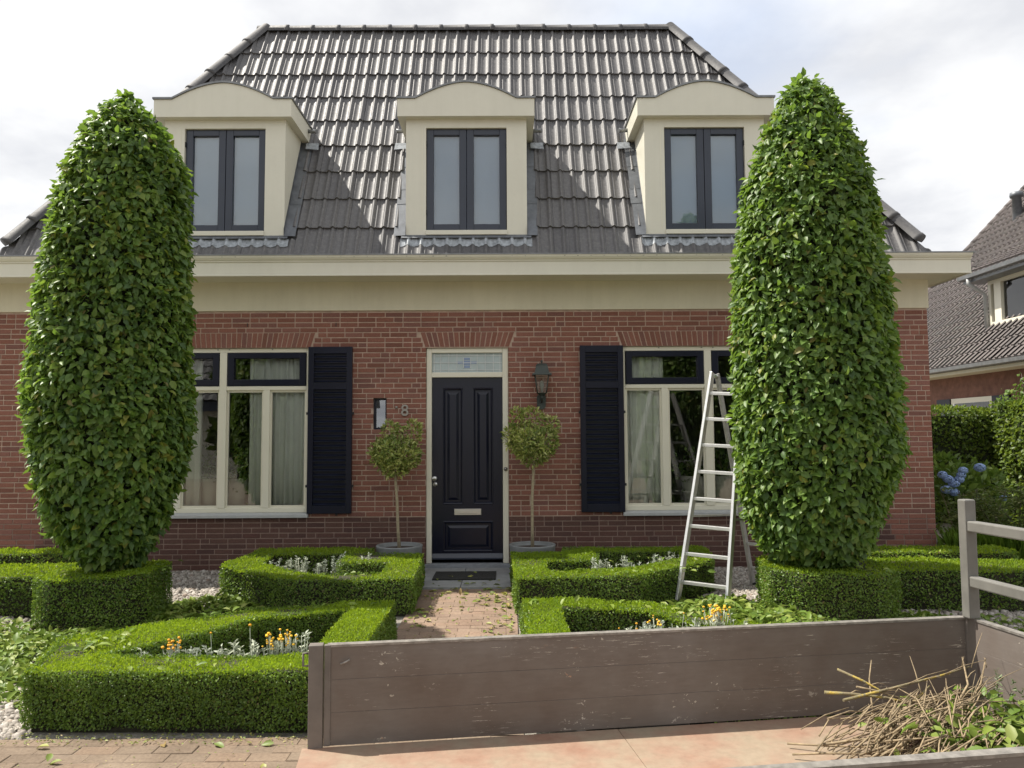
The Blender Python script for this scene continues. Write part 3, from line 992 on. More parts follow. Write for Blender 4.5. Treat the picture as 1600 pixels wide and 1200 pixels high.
for ci, cx in enumerate(DORM):
    x0, x1 = cx - DW, cx + DW
    wx0, wx1, wz0, wz1 = cx - 0.488, cx + 0.488, 4.06, 5.325
    m = MB()
    m.box(x0, wx0, DFY, DFY + 0.12, DZ0, DZ1).box(wx1, x1, DFY, DFY + 0.12, DZ0, DZ1)
    m.box(wx0, wx1, DFY, DFY + 0.12, wz1, DZ1)
    m.box(x0, x0 + 0.03, DFY + 0.12, 10.0, 3.9, DZ1).box(x1 - 0.03, x1, DFY + 0.12, 10.0, 3.9, DZ1)
    side = ('left', 'middle', 'right')[ci]
    dorm = m.build('dormer', MAT['cream'], house)
    bevel(MB().box(wx0, wx1, DFY - 0.022, DFY + 0.12, DZ0 + 0.004, wz0).build('window_sill', MAT['cream'], dorm), 0.004)
    MB().box(wx0 - 0.05, wx0 - 0.043, DFY - 0.003, DFY, wz0, wz1).build('joint_trim', MAT['frame'], dorm)
    # cornice box with an arched top running back into the roof
    us = [-0.825, -0.61] + [0.605 * (i / 14 - 1) for i in range(1, 28)] + [0.61, 0.825]
    poly = [(cx - 0.825, DZ1), (cx + 0.825, DZ1)] + [(cx + u, arch_top(u)) for u in reversed(us)]
    c = MB(); c.prism(poly, 'y', DFY - 0.10, 10.25)
    c.build('cornice', MAT['cream'], dorm)
    t = MB()
    for i in range(len(us) - 1):
        u, w = us[i], us[i + 1]
        p = [(cx + u, arch_top(u) + 0.002), (cx + w, arch_top(w) + 0.002), (cx + w, arch_top(w) + 0.024), (cx + u, arch_top(u) + 0.024)]
        if i == 0: p[0] = (p[0][0] - 0.014, p[0][1]); p[3] = (p[3][0] - 0.014, p[3][1])
        if i == len(us) - 2: p[1] = (p[1][0] + 0.014, p[1][1]); p[2] = (p[2][0] + 0.014, p[2][1])
        t.prism(p, 'y', DFY - 0.118, 10.26)
    t.build('cornice_edge', MAT['zinc'], dorm)
    # two casements
    for s, (a, b) in ((-1, (wx0 + 0.004, cx - 0.003)), (1, (cx + 0.003, wx1 - 0.004))):
        f = MB()
        y0, y1 = DFY + 0.035, DFY + 0.09
        fw = 0.085
        f.box(a, a + fw, y0, y1, wz0 + 0.002, wz1 - 0.002).box(b - fw, b, y0, y1, wz0 + 0.002, wz1 - 0.002)
        f.box(a + fw, b - fw, y0, y1, wz0 + 0.002, wz0 + 0.088).box(a + fw, b - fw, y0, y1, wz1 - 0.078, wz1 - 0.002)
        cas = bevel(f.build('casement', MAT['anthra'], dorm), 0.006)
        MB().box(a + fw, b - fw, DFY + 0.065, DFY + 0.070, wz0 + 0.088, wz1 - 0.078).build('pane', MAT['glass'], dorm)
    MB().box(wx0 + 0.03, wx1 - 0.03, DFY + 0.094, DFY + 0.097, wz0, wz1).build('roller_blind', MAT['pane_sky'], dorm)
    hg = MB()
    for z in (wz0 + 0.2, wz1 - 0.22):
        for x in (wx0 - 0.004, wx1 - 0.010):
            hg.box(x, x + 0.014, DFY + 0.012, DFY + 0.036, z, z + 0.06)
    hg.build('hinge', MAT['black'], dorm)
    # lead apron dressed over the tiles below, and side soakers
    ap = MB()
    nx = 110
    for (sa, sb, lift, mat_, nm) in ((0.135, 0.25, 0.052, 'lead_pale', 'lead_apron'),):
        vs = []
        for i in range(nx + 1):
            xx = x0 - 0.06 + (x1 - x0 + 0.12) * i / nx
            ph = ((xx + 1.494 + 0.118) % ROLL)
            h = np.interp(ph, [p[0] for p in roll_prof] + [ROLL], [p[1] for p in roll_prof] + [0])
            wob = 0.012 * math.sin(xx * 40.5) + random.uniform(-.005, .005)
            for s_, e in ((sa + wob, 0.0), (sb, 0.004)):
                q = Vector((xx, EY, EZ)) + sd * s_ + nrm * (0.018 + h + 0.012 + e)
                vs.append(tuple(q))
        ap.add(vs, [(2 * i, 2 * i + 2, 2 * i + 3, 2 * i + 1) for i in range(nx)], True)
    ap.build('lead_apron', MAT['lead_pale'], dorm)
    ab = MB()
    q0 = Vector((0, EY, EZ)) + sd * 0.235 + nrm * 0.064
    ab.add([(x0 - 0.05, q0.y, q0.z), (x1 + 0.05, q0.y, q0.z), (x1 + 0.05, DFY - 0.004, DZ0 + 0.005), (x0 - 0.05, DFY - 0.004, DZ0 + 0.005)], [(0, 1, 2, 3)])
    ab.build('lead_upstand', MAT['lead'], dorm)
    for sgn in (-1, 1):
        sk = MB()
        xa = x1 + 0.001 if sgn > 0 else x0 - 0.001
        pieces = [0.28, 0.80, 1.05, 1.45, 1.78, 1.95]
        for i in range(len(pieces) - 1):
            sA, sB = pieces[i], pieces[i + 1] + 0.02
            wA = 0.13 + random.uniform(-.01, .02)
            pa = Vector((xa, EY, EZ)) + sd * sA + nrm * (0.060 - 0.004 * i)
            pb = Vector((xa, EY, EZ)) + sd * sB + nrm * (0.052 - 0.004 * i)
            ex = Vector((sgn * wA, 0, 0))
            upv = Vector((0, -0.0, 0.09))
            sk.add([pa, pb, pb + ex - nrm * 0.008, pa + ex - nrm * 0.008, pa + upv, pb + upv], [(0, 1, 2, 3), (0, 1, 5, 4)])
        sk.build('lead_soaker', MAT['lead'], dorm)
        # small zinc spout behind the cornice
        sx = cx + sgn * 0.845
        MB().tube([(sx - sgn * 0.05, 9.78, 5.565), (sx + sgn * 0.05, 9.76, 5.55), (sx + sgn * 0.10, 9.74, 5.545)], [0.026, 0.026, 0.03], 8).build('spout', MAT['zinc'], dorm)
        lf = MB()
        q = Vector((cx + sgn * 0.80, EY, EZ)) + sd * 1.86 + nrm * 0.075
        lf.add([q, q + Vector((sgn * 0.16, 0, 0)), q + Vector((sgn * 0.17, 0, 0)) - sd * 0.12, q - sd * 0.10], [(0, 1, 2, 3)])
        lf.build('lead_patch', MAT['lead_pale'], dorm)


# ---- windows of the ground floor
def ground_window(cx):
    z0, z1 = 0.675, 2.682
    x0, x1 = cx - 1.055, cx + 1.055
    y0, y1 = WY + 0.035, WY + 0.105
    f = MB()
    f.box(x0, x0 + 0.035, y0, y1, z0, z1).box(x1 - 0.035, x1, y0, y1, z0, z1)
    f.box(x0 + 0.035, x1 - 0.035, y0, y1, z1 - 0.052, z1)
    f.box(x0 + 0.035, x1 - 0.035, y0, y1, z0, z0 + 0.055)
    f.box(cx - 0.045, cx + 0.045, y0 - 0.006, y1, z0 + 0.055, z1 - 0.052)
    f.box(x0 + 0.035, cx - 0.045, y0 - 0.004, y1, 2.165, 2.215).box(cx + 0.045, x1 - 0.035, y0 - 0.004, y1, 2.165, 2.215)
    w = bevel(f.build('window', MAT['frame'], house), 0.005)
    for sgn in (-1, 1):
        a, b = (cx + 0.045, x1 - 0.035) if sgn > 0 else (x0 + 0.035, cx - 0.045)
        # dark top light
        t = MB()
        ta, tb, tz0, tz1 = a + 0.008, b - 0.006, 2.220, 2.625
        t.box(ta, ta + 0.078, y0 - 0.012, y1 - 0.02, tz0, tz1).box(tb - 0.078, tb, y0 - 0.012, y1 - 0.02, tz0, tz1)
        t.box(ta + 0.078, tb - 0.078, y0 - 0.012, y1 - 0.02, tz0, tz0 + 0.078).box(ta + 0.078, tb - 0.078, y0 - 0.012, y1 - 0.02, tz1 - 0.068, tz1)
        bevel(t.build('top_sash', MAT['navy'], w), 0.005)
        MB().box(ta + 0.078, tb - 0.078, y0 + 0.03, y0 + 0.034, tz0 + 0.078, tz1 - 0.068).build('pane', MAT['glass'], w)
        # lower sashes with a slim mullion
        mid = cx + sgn * 0.535
        lm = MB().box(mid - 0.04, mid + 0.04, y0 - 0.003, y1, z0 + 0.055, 2.165)
        bevel(lm.build('mullion', MAT['frame'], w), 0.005)
        for (pa, pb) in ((a, mid - 0.04), (mid + 0.04, b)):
            if pa > pb: pa, pb = pb, pa
            if sgn < 0:
                pa, pb = ((a, mid - 0.04) if pa == a else (mid + 0.04, b))
            s_ = MB()
            s_.box(pa, pa + 0.022, y0 + 0.022, y1 - 0.01, z0 + 0.055, 2.165).box(pb - 0.022, pb, y0 + 0.022, y1 - 0.01, z0 + 0.055, 2.165)
            s_.box(pa + 0.022, pb - 0.022, y0 + 0.022, y1 - 0.01, z0 + 0.055, z0 + 0.085).box(pa + 0.022, pb - 0.022, y0 + 0.022, y1 - 0.01, 2.14, 2.165)
            s_.build('sash', MAT['frame'], w)
            MB().box(pa + 0.022, pb - 0.022, y0 + 0.04, y0 + 0.044, z0 + 0.085, 2.14).build('pane', MAT['glass'], w)
    s = MB().prism([(WY - 0.055, 0.618), (WY + 0.10, 0.618), (WY + 0.10, 0.674), (WY + 0.03, 0.674), (WY - 0.055, 0.655)], 'x', x0 - 0.02, x1 + 0.02)
    bevel(s.build('window_sill', MAT['sill'], w), 0.004)
    k = MB()
    for x in (cx - 0.07, cx + 0.07, cx + 0.6, cx - 0.6):
        k.box(x - 0.008, x + 0.008, y0 - 0.006, y0, z1 - 0.02, z1 - 0.008)
    k.build('fixing', MAT['bell'], w)
    return w


ground_window(-3.5)
ground_window(2.465)

# shutters
slat_me = MB().obox((-0.2, 0.0, 0.0), (0.4, 0, 0), (0, 0.030, 0.020), (0, -0.002, 0.0075)).mesh('slat')
slat_me.materials.append(plain('slat_paint', (0.010, 0.0125, 0.027), 0.3, var=0.15, scale=4, bstr=0.01, spec=0.6))


def shutter(x0, x1):
    z0, z1 = 0.665, 2.69
    y0, y1 = WY - 0.05, WY - 0.008
    st = 0.068
    f = MB().box(x0, x0 + st, y0, y1, z0, z1).box(x1 - st, x1, y0, y1, z0, z1)
    rails = [(z0, z0 + 0.095), (2.165, 2.245), (z1 - 0.085, z1)]
    for a, b in rails:
        f.box(x0 + st, x1 - st, y0, y1, a, b)
    sh = bevel(f.build('shutter', MAT['navy'], house), 0.004)
    MB().box(x0 + st, x1 - st, y1 - 0.004, y1, z0 + 0.095, z1 - 0.085).build('backing', MAT['navy'], sh)
    for (a, b) in ((z0 + 0.095, 2.165), (2.245, z1 - 0.085)):
        n = int((b - a) / 0.0585)
        for i in range(n):
            o = link_mesh('slat', slat_me, None, sh)
            o.location = ((x0 + x1) / 2, y0 + 0.007, a + 0.004 + (b - a) / n * i)
            o.scale = ((x1 - x0 - 2 * st) / 0.4, 1, 1)
    h = MB()
    for z in (0.98, 1.86):
        for xx in (x0, x1):
            h.box(xx - 0.02, xx + 0.02, y0 + 0.01, y1, z, z + 0.03)
    h.box((x0 + x1) / 2 + 0.08, (x0 + x1) / 2 + 0.10, y0 + 0.004, y1, z0 - 0.022, z0 - 0.001)
    h.build('hinge', MAT['black'], sh)


shutter(-2.438, -1.902)
shutter(0.882, 1.412)
shutter(-5.10, -4.565)
shutter(3.522, 4.052)

# front door
f = MB()
for a, b in ((-1.003, -0.938), (-0.068, 0.003)):
    f.box(a, b, WY + 0.03, WY + 0.12, 0.052, 2.673)
f.box(-0.938, -0.068, WY + 0.03, WY + 0.12, 2.615, 2.673).box(-0.938, -0.068, WY + 0.03, WY + 0.12, 2.312, 2.375)
bevel(f.build('door_frame', MAT['frame'], house), 0.006)
dx0, dx1 = -0.935, -0.071
dy = WY + 0.075
d = MB()
# leaf built from stiles, rails and recessed raised panels
pans = [(-0.805, -0.555, 0.755, 2.185), (-0.435, -0.185, 0.755, 2.185), (-0.80, -0.19, 0.185, 0.555)]
xs = sorted({dx0, dx1, *[p for q in pans for p in q[:2]]})
zs = sorted({0.10, 2.308, *[p for q in pans for p in q[2:]]})
for i in range(len(xs) - 1):
    for j in range(len(zs) - 1):
        c = ((xs[i] + xs[i + 1]) / 2, (zs[j] + zs[j + 1]) / 2)
        if any(q[0] < c[0] < q[1] and q[2] < c[1] < q[3] for q in pans): continue
        d.add([(xs[i], dy, zs[j]), (xs[i + 1], dy, zs[j]), (xs[i + 1], dy, zs[j + 1]), (xs[i], dy, zs[j + 1])], [(0, 1, 2, 3)])
for a, b, c0, c1 in pans:
    def ring(i, y): return [(a + i, y, c0 + i), (b - i, y, c0 + i), (b - i, y, c1 - i), (a + i, y, c1 - i)]
    rings = [ring(0, dy), ring(0.008, dy - 0.006), ring(0.02, dy - 0.004), ring(0.03, dy + 0.016), ring(0.055, dy + 0.016), ring(0.085, dy + 0.002)]
    vs = [v for q in rings for v in q]
    fs = []
    for i in range(len(rings) - 1):
        for k in range(4):
            k2 = (k + 1) % 4
            fs.append((i * 4 + k, i * 4 + k2, i * 4 + 4 + k2, i * 4 + 4 + k))
    fs.append(tuple(range(len(vs) - 4, len(vs))))
    d.add(vs, fs)
d.box(dx0, dx1, dy + 0.03, dy + 0.045, 0.10, 2.308)
door = d.build('door', MAT['navy_door'], house, 'glossy blue black panelled front door')
wb = MB().prism([(dy - 0.035, 0.098), (dy - 0.002, 0.098), (dy - 0.002, 0.165), (dy - 0.012, 0.165), (dy - 0.035, 0.115)], 'x', dx0 + 0.003, dx1 - 0.003)
wb.build('weather_bar', MAT['anthra'], door)
kn = MB()
kc = Vector((-0.899, dy, 1.075))
ringp = [(0.026, 0.0), (0.026, 0.006), (0.012, 0.01), (0.011, 0.035), (0.026, 0.045), (0.031, 0.058), (0.026, 0.07), (0.0, 0.075)]


def lathe_y(mb, prof, c, seg=20):
    b = len(mb.v)
    for r_, h in prof:
        for k in range(seg):
            t = 2 * math.pi * k / seg
            mb.v.append((c[0] + r_ * math.cos(t), c[1] - h, c[2] + r_ * math.sin(t)))
    for i in range(len(prof) - 1):
        for k in range(seg):
            k2 = (k + 1) % seg
            mb.f.append((b + i * seg + k, b + i * seg + k2, b + (i + 1) * seg + k2, b + (i + 1) * seg + k)); mb.sm.append(True)


lathe_y(kn, ringp, kc)
kn.build('door_knob', MAT['steel'], door)
lk = MB(); lathe_y(lk, [(0.027, 0), (0.027, 0.008), (0.022, 0.011), (0.012, 0.011), (0.011, 0.016), (0, 0.016)], (-0.899, dy, 1.003))
lk.build('lock', MAT['steel'], door)
MB().box(-0.901, -0.897, dy - 0.0165, dy - 0.016, 0.998, 1.008).build('keyhole', MAT['black'], door)
lp = MB().bbox(-0.666, -0.334, dy - 0.012, dy - 0.001, 0.625, 0.704, 0.006).build('letter_plate', MAT['steel'], door)
MB().bbox(-0.635, -0.365, dy - 0.017, dy - 0.0125, 0.645, 0.684, 0.003).build('letter_flap', MAT['steel'], door)
MB().box(-1.035, 0.035, WY - 0.06, WY + 0.12, -0.03, 0.05).build('threshold', MAT['bluestone'], house)
# leaded light over the door
tr = MB().box(-0.936, -0.07, WY + 0.07, WY + 0.078, 2.377, 2.613).build('transom_light', MAT['frosted'], house, 'leaded glass light with a small blue motif over the door')
cm = MB()
yl0, yl1 = WY + 0.062, WY + 0.0695
for z in (2.405, 2.495, 2.582):
    cm.box(-0.93, -0.075, yl0, yl1, z - 0.003, z + 0.003)
for x in (-0.91, -0.83, -0.73, -0.63, -0.38, -0.28, -0.18, -0.098):
    cm.box(x - 0.003, x + 0.003, yl0 - 0.001, yl1 - 0.0005, 2.38, 2.61)
for x in (-0.55, -0.46):
    cm.box(x - 0.003, x + 0.003, yl0 - 0.001, yl1 - 0.0005, 2.43, 2.56)
cm.build('lead_came', MAT['lead_came'], tr)
for (a, b, c0, c1) in ((-0.545, -0.465, 2.47, 2.52), (-0.62, -0.555, 2.482, 2.508), (-0.455, -0.385, 2.482, 2.508), (-0.54, -0.47, 2.53, 2.556), (-0.54, -0.47, 2.43, 2.46)):
    MB().box(a, b, WY + 0.066, WY + 0.0695, c0, c1).build('coloured_glass', MAT['bluepiece'], tr)
# small side window
f = MB()
for a, b, c0, c1 in ((-1.648, -1.628, 1.679, 2.058), (-1.509, -1.489, 1.679, 2.058), (-1.628, -1.509, 1.679, 1.70), (-1.628, -1.509, 2.038, 2.058)):
    f.box(a, b, WY + 0.055, WY + 0.12, c0, c1)
sw = f.build('slit_window', MAT['navy'], house)
MB().box(-1.628, -1.509, WY + 0.085, WY + 0.089, 1.70, 2.038).build('pane', MAT['glass_mirror'], sw)
MB().box(-1.64, -1.495, WY + 0.14, WY + 0.15, 1.69, 2.05).build('dark_lining', MAT['black'], sw)
# number, bell
cu = bpy.data.curves.new('house_number', 'FONT')
cu.body = '8'; cu.size = 0.195; cu.extrude = 0.006; cu.bevel_depth = 0.002; cu.align_x = 'CENTER'
num = bpy.data.objects.new('house_number', cu)
COL.objects.link(num)
cu.materials.append(MAT['number'])
num.location = (-1.262, WY - 0.012, 1.842)
num.rotation_euler = (R(90), 0, 0)
bpy.context.view_layer.update()
num_me = bpy.data.meshes.new_from_object(num.evaluated_get(bpy.context.evaluated_depsgraph_get()))
bpy.data.objects.remove(num)
bpy.data.curves.remove(cu)
num = link_mesh('house_number', num_me, None, house)
num.location = (-1.262, WY - 0.012, 1.842)
num.rotation_euler = (R(90), 0, 0)
sc_ = MB(); lathe_y(sc_, [(0.016, 0), (0.016, 0.012), (0.006, 0.016), (0, 0.016)], (-1.365, WY - 0.001, 1.945)); sc_.build('wall_peg', MAT['number'], house)
be = MB(); lathe_y(be, [(0.024, 0), (0.024, 0.008), (0.012, 0.012), (0.010, 0.016), (0, 0.018)], (-0.034, WY + 0.029, 1.186)); be.build('door_bell', MAT['bell'], house)

# ------------------------------------------------------------------ wall lantern
lamp = empty('wall_lantern', (0.40, WY, 2.0), 'dark green carriage lantern on the brick wall right of the door', 'wall lamp')
lx, ly = 0.407, WY - 0.17
pl = MB()
pl.prism([(lx - 0.055 + 0.055 * (1 - math.cos(t)) if False else lx + 0.055 * math.cos(t), 1.965 + 0.0 + (0.055 * math.sin(t) if math.sin(t) < 0 else 0.09 + 0.055 * math.sin(t))) for t in np.linspace(0, 2 * math.pi, 20, endpoint=False)], 'y', WY - 0.025, WY - 0.001)
pl.build('back_plate', MAT['lampgreen'], lamp)
MB().tube([(lx, WY - 0.02, 2.03), (lx, WY - 0.07, 1.995), (lx, WY - 0.13, 2.0), (lx, ly, 2.04), (lx, ly, 2.075)], [0.014, 0.013, 0.012, 0.014, 0.022], 8).build('arm', MAT['lampgreen'], lamp)


def frustum(mb, c, h0, z0, h1, z1):
    vs = [(c[0] + sx * h0, c[1] + sy * h0, z0) for sx, sy in ((-1, -1), (1, -1), (1, 1), (-1, 1))] + [(c[0] + sx * h1, c[1] + sy * h1, z1) for sx, sy in ((-1, -1), (1, -1), (1, 1), (-1, 1))]
    mb.add(vs, [(0, 3, 2, 1), (4, 5, 6, 7), (0, 1, 5, 4), (1, 2, 6, 5), (2, 3, 7, 6), (3, 0, 4, 7)])


rf = MB()
frustum(rf, (lx, ly), 0.118, 2.317, 0.112, 2.337)
frustum(rf, (lx, ly), 0.088, 2.338, 0.066, 2.435)
frustum(rf, (lx, ly), 0.070, 2.436, 0.052, 2.455)
rf.build('lantern_roof', MAT['lampgreen'], lamp)
MB().lathe([(0.0, 2.455), (0.012, 2.456), (0.008, 2.468), (0.016, 2.482), (0.012, 2.497), (0, 2.502)], (lx, ly, 0), 12).build('finial', MAT['lampgreen'], lamp)
gl = MB(); frustum(gl, (lx, ly), 0.050, 2.105, 0.078, 2.315); gl.build('glass', MAT['glass_lamp'], lamp)
fr = MB()
for sx, sy in ((-1, -1), (1, -1), (1, 1), (-1, 1)):
    fr.tube([(lx + sx * 0.053, ly + sy * 0.053, 2.10), (lx + sx * 0.081, ly + sy * 0.081, 2.316)], 0.006, 6)
frustum(fr, (lx, ly), 0.030, 2.07, 0.058, 2.103)
fr.build('lantern_frame', MAT['lampgreen'], lamp)
MB().lathe([(0.0, 2.11), (0.014, 2.11), (0.014, 2.15), (0.026, 2.19), (0.022, 2.24), (0, 2.255)], (lx, ly, 0), 12).build('bulb', MAT['frosted'], lamp)

# ------------------------------------------------------------------ inside the windows
def curtain(x0, x1, y, z0, z1, label, folds=5):
    m = MB()
    n = folds * 12
    vs = []
    for i in range(n + 1):
        t = i / n
        x = x0 + (x1 - x0) * t
        ph = t * folds * 2 * math.pi
        for z, a in ((z0, 1.0), ((z0 + z1) / 2, 0.9), (z1, 0.6)):
            vs.append((x + 0.012 * math.sin(ph * 0.5 + z), y + a * (0.032 * math.sin(ph) + 0.012 * math.sin(ph * 2.3 + 1)), z))
    m.add(vs, [(3 * i + k, 3 * i + 3 + k, 3 * i + 4 + k, 3 * i + 1 + k) for i in range(n) for k in range(2)], True)
    o = m.build('curtain', MAT['curtain'])
    md = o.modifiers.new('thick', 'SOLIDIFY'); md.thickness = 0.004
    tag(o, label, 'curtain', 'pale curtains inside the ground floor windows')


curtain(-3.22, -2.47, WY + 0.155, 0.66, 2.68, 'wide pale curtain behind the window beside the open shutter left of the door', 6)
curtain(-4.52, -3.80, WY + 0.155, 0.66, 2.68, 'pale curtain behind the half of the window hidden by the left columnar tree', 6)
curtain(1.45, 1.93, WY + 0.155, 0.66, 2.68, 'narrow pale curtain behind the window pane left of the ladder', 4)
curtain(3.02, 3.48, WY + 0.155, 0.66, 2.68, 'pale curtain behind the window half hidden by the right columnar tree', 4)
for x0, x1 in ((-4.56, -2.44), (1.42, 3.51)):
    MB().box(x0, x1, WY + 0.13, WY + 0.62, 0.60, 0.655).build('inner_sill', MAT['potcream'], house)

POTG = 'cream planters on the inner window sills'
for i, (px, lab, pl_lab) in enumerate(((-3.745, 'cream tapered planter left of the central post of the left window', 'leafy houseplant in the planter left of the left window post'),
                                       (-3.42, 'cream tapered planter right of the central post of the left window', 'bushy houseplant in the planter right of the left window post'),
                                       (2.33, 'cream tapered planter in the right window just behind the ladder', 'broad leaved houseplant in the planter behind the ladder'),
                                       (2.70, 'cream tapered planter in the right window beside the right tree', 'houseplant in the right window beside the columnar tree'))):
    py = WY + 0.32
    pot = MB()
    pot_prof = [(0.0, 0.0), (0.10, 0.0), (0.155, 0.42), (0.145, 0.42), (0.138, 0.37), (0.0, 0.365)]
    pot.lathe(pot_prof, (px, py, 0.657), 28, True)
    p_o = pot.build('planter', MAT['potcream'])
    tag(p_o, lab, 'planter', POTG)
    n = 170
    D = norm(rng.normal(size=(n, 3)) + np.array([0, -0.1, 0.7]))
    P = np.array([px, py, 1.06]) + D * rng.uniform(0.05, 0.40, (n, 1)) * np.array([0.75, 0.35, 1.0])
    V, F, T = leaves(P, rng.normal(size=(n, 3)) + D, D + rng.normal(size=(n, 3)) * 0.6, rng.uniform(0.06, 0.12, n), rng.uniform(0.03, 0.06, n), rng.random(n))
    h = empty('houseplant', (px, py, 1.03), pl_lab, 'houseplant', 'houseplants in the window planters')
    link_mesh('foliage', tri_mesh('foliage', V, F, T, MAT['houseplant']), None, h)
    st = MB()
    for k in range(6):
        e = P[k * 7]
        st.tube([(px, py, 1.02), tuple((np.array([px, py, 1.02]) + e) / 2 + rng.normal(size=3) * 0.02), tuple(e)], [0.006, 0.005, 0.003], 5)
    st.build('stem', MAT['bark_pale'], h)

# ------------------------------------------------------------------ door mat, pots with standard trees
dm = bevel(MB().box(-0.84, -0.145, 8.50, 8.96, 0.0225, 0.040).build('doormat', MAT['mat']), 0.004)
tag(dm, 'black doormat on the grey step at the front door', 'doormat')


def foliage_blob(pts_c, n, leaf, mat, name, parent, D_up=0.3, jitter=0.8, small=False, label=None, aspect=0.5):
    """leaf shells round a list of (centre, radii) lobes"""
    arr = []
    tot = sum(r[0] * r[2] for _, r in pts_c)
    for c, r in pts_c:
        k = max(8, int(n * r[0] * r[2] / tot))
        d = norm(rng.normal(size=(k, 3)))
        rad = rng.uniform(0.55, 1.06, (k, 1)) ** 0.6
        P = np.array(c) + d * rad * np.array(r)
        L = rng.uniform(0.7, 1.3, k) * leaf
        Dd = d * 0.8 + rng.normal(size=(k, 3)) * jitter * 0.6 + np.array([0, 0, D_up])
        arr.append(leaves(P, d + rng.normal(size=(k, 3)) * 0.5, Dd, L, L * aspect, rng.random(k), small))
    V, F, T = join_arrays(arr)
    o = link_mesh(name, tri_mesh(name, V, F, T, mat), None, parent)
    if label: o['label'] = label
    return o


def pot_tree(px, py, cx, cz, tufts, lab_p, lab_t, bend):
    p = MB()
    p.lathe([(0.0, 0.0), (0.225, 0.0), (0.245, 0.03), (0.262, 0.335), (0.266, 0.345), (0.262, 0.355), (0.236, 0.355), (0.232, 0.345), (0.228, 0.31), (0.0, 0.308)], (px, py, 0), 40)
    po = p.build('plant_pot', MAT['potgrey'])
    tag(po, lab_p, 'plant pot', 'grey round pots flanking the front door')
    so = MB().lathe([(0.0, 0.312), (0.12, 0.318), (0.226, 0.311)], (px, py, 0), 24).build('soil', MAT['soil'], po)
    t = empty('standard_tree', (px, py, 0.31), lab_t, 'small tree', 'small standard trees in pots by the door')
    pts = [(px, py, 0.30), (px + bend * 0.6, py, 0.55), (px + bend, py + 0.01, 0.85), (cx, py, cz - 0.25), (cx, py, cz)]
    tr_ = MB().tube(pts, [0.021, 0.018, 0.017, 0.016, 0.012], 9)
    tr_.build('trunk', MAT['bark_pale'], t)
    br = MB()
    for k in range(9):
        a = k * 0.7
        br.tube([(cx, py, cz - 0.15 + 0.02 * k), (cx + 0.12 * math.cos(a), py + 0.12 * math.sin(a), cz + 0.02 * k), (cx + 0.24 * math.cos(a), py + 0.24 * math.sin(a), cz + 0.1)], [0.008, 0.006, 0.003], 5)
    br.build('branch', MAT['bark_pale'], t)
    lobes = [((cx, py, cz), (0.26, 0.25, 0.21)), ((cx - 0.15, py, cz + 0.04), (0.14, 0.16, 0.15)), ((cx + 0.15, py, cz + 0.02), (0.14, 0.16, 0.15)), ((cx, py, cz - 0.13), (0.15, 0.16, 0.13)), ((cx - 0.05, py - 0.15, cz + 0.02), (0.14, 0.12, 0.14))] + tufts
    foliage_blob(lobes, 2700, 0.052, MAT['bay'], 'crown', t, 0.25, 1.0, aspect=0.42)


pot_tree(-1.25, 8.88, -1.30, 1.375, [((-1.37, 8.88, 1.66), (0.08, 0.08, 0.10)), ((-1.28, 8.88, 1.64), (0.06, 0.06, 0.09)), ((-1.09, 8.88, 1.64), (0.085, 0.08, 0.13))],
         'grey round plant pot left of the front door', 'ball shaped standard tree in the pot left of the front door', -0.03)
pot_tree(0.27, 8.88, 0.29, 1.50, [((0.10, 8.88, 1.80), (0.06, 0.06, 0.13)), ((0.28, 8.88, 1.80), (0.13, 0.1, 0.11)), ((0.50, 8.88, 1.70), (0.075, 0.07, 0.13)), ((0.02, 8.88, 1.58), (0.07, 0.08, 0.13))],
         'grey round plant pot right of the front door below the lantern', 'ragged standard tree in the pot below the wall lantern', 0.0)

# ------------------------------------------------------------------ hornbeam columns
TL = [(4.801, -3.572, 0.03), (4.728, -3.576, 0.154), (4.636, -3.582, 0.281), (4.454, -3.574, 0.449), (4.151, -3.524, 0.618), (3.85, -3.554, 0.672), (3.254, -3.593, 0.707), (2.664, -3.617, 0.737), (2.081, -3.626, 0.788), (1.791, -3.617, 0.792), (1.503, -3.609, 0.744), (1.217, -3.614, 0.687), (0.933, -3.623, 0.605), (0.65, -3.603, 0.45), (0.509, -3.594, 0.313), (0.44, -3.605, 0.15)]
TR = [(4.934, 2.81, 0.039), (4.86, 2.843, 0.194), (4.737, 2.837, 0.329), (4.432, 2.821, 0.501), (4.128, 2.82, 0.621), (3.825, 2.808, 0.693), (3.226, 2.807, 0.748), (2.633, 2.812, 0.785), (2.047, 2.825, 0.83), (1.467, 2.835, 0.82), (1.18, 2.8, 0.763), (0.895, 2.78, 0.68), (0.61, 2.776, 0.557), (0.47, 2.771, 0.384), (0.41, 2.797, 0.264)]
leaf_one_V, leaf_one_F, _ = leaves(np.zeros((1, 3)), np.array([[0, 0, 1.0]]), np.array([[0, 1.0, 0]]), np.array([0.1]), np.array([0.062]), np.zeros(1))
leaf_one = tri_mesh('leaf', leaf_one_V, leaf_one_F, np.zeros(len(leaf_one_V)), MAT['hornbeam'])


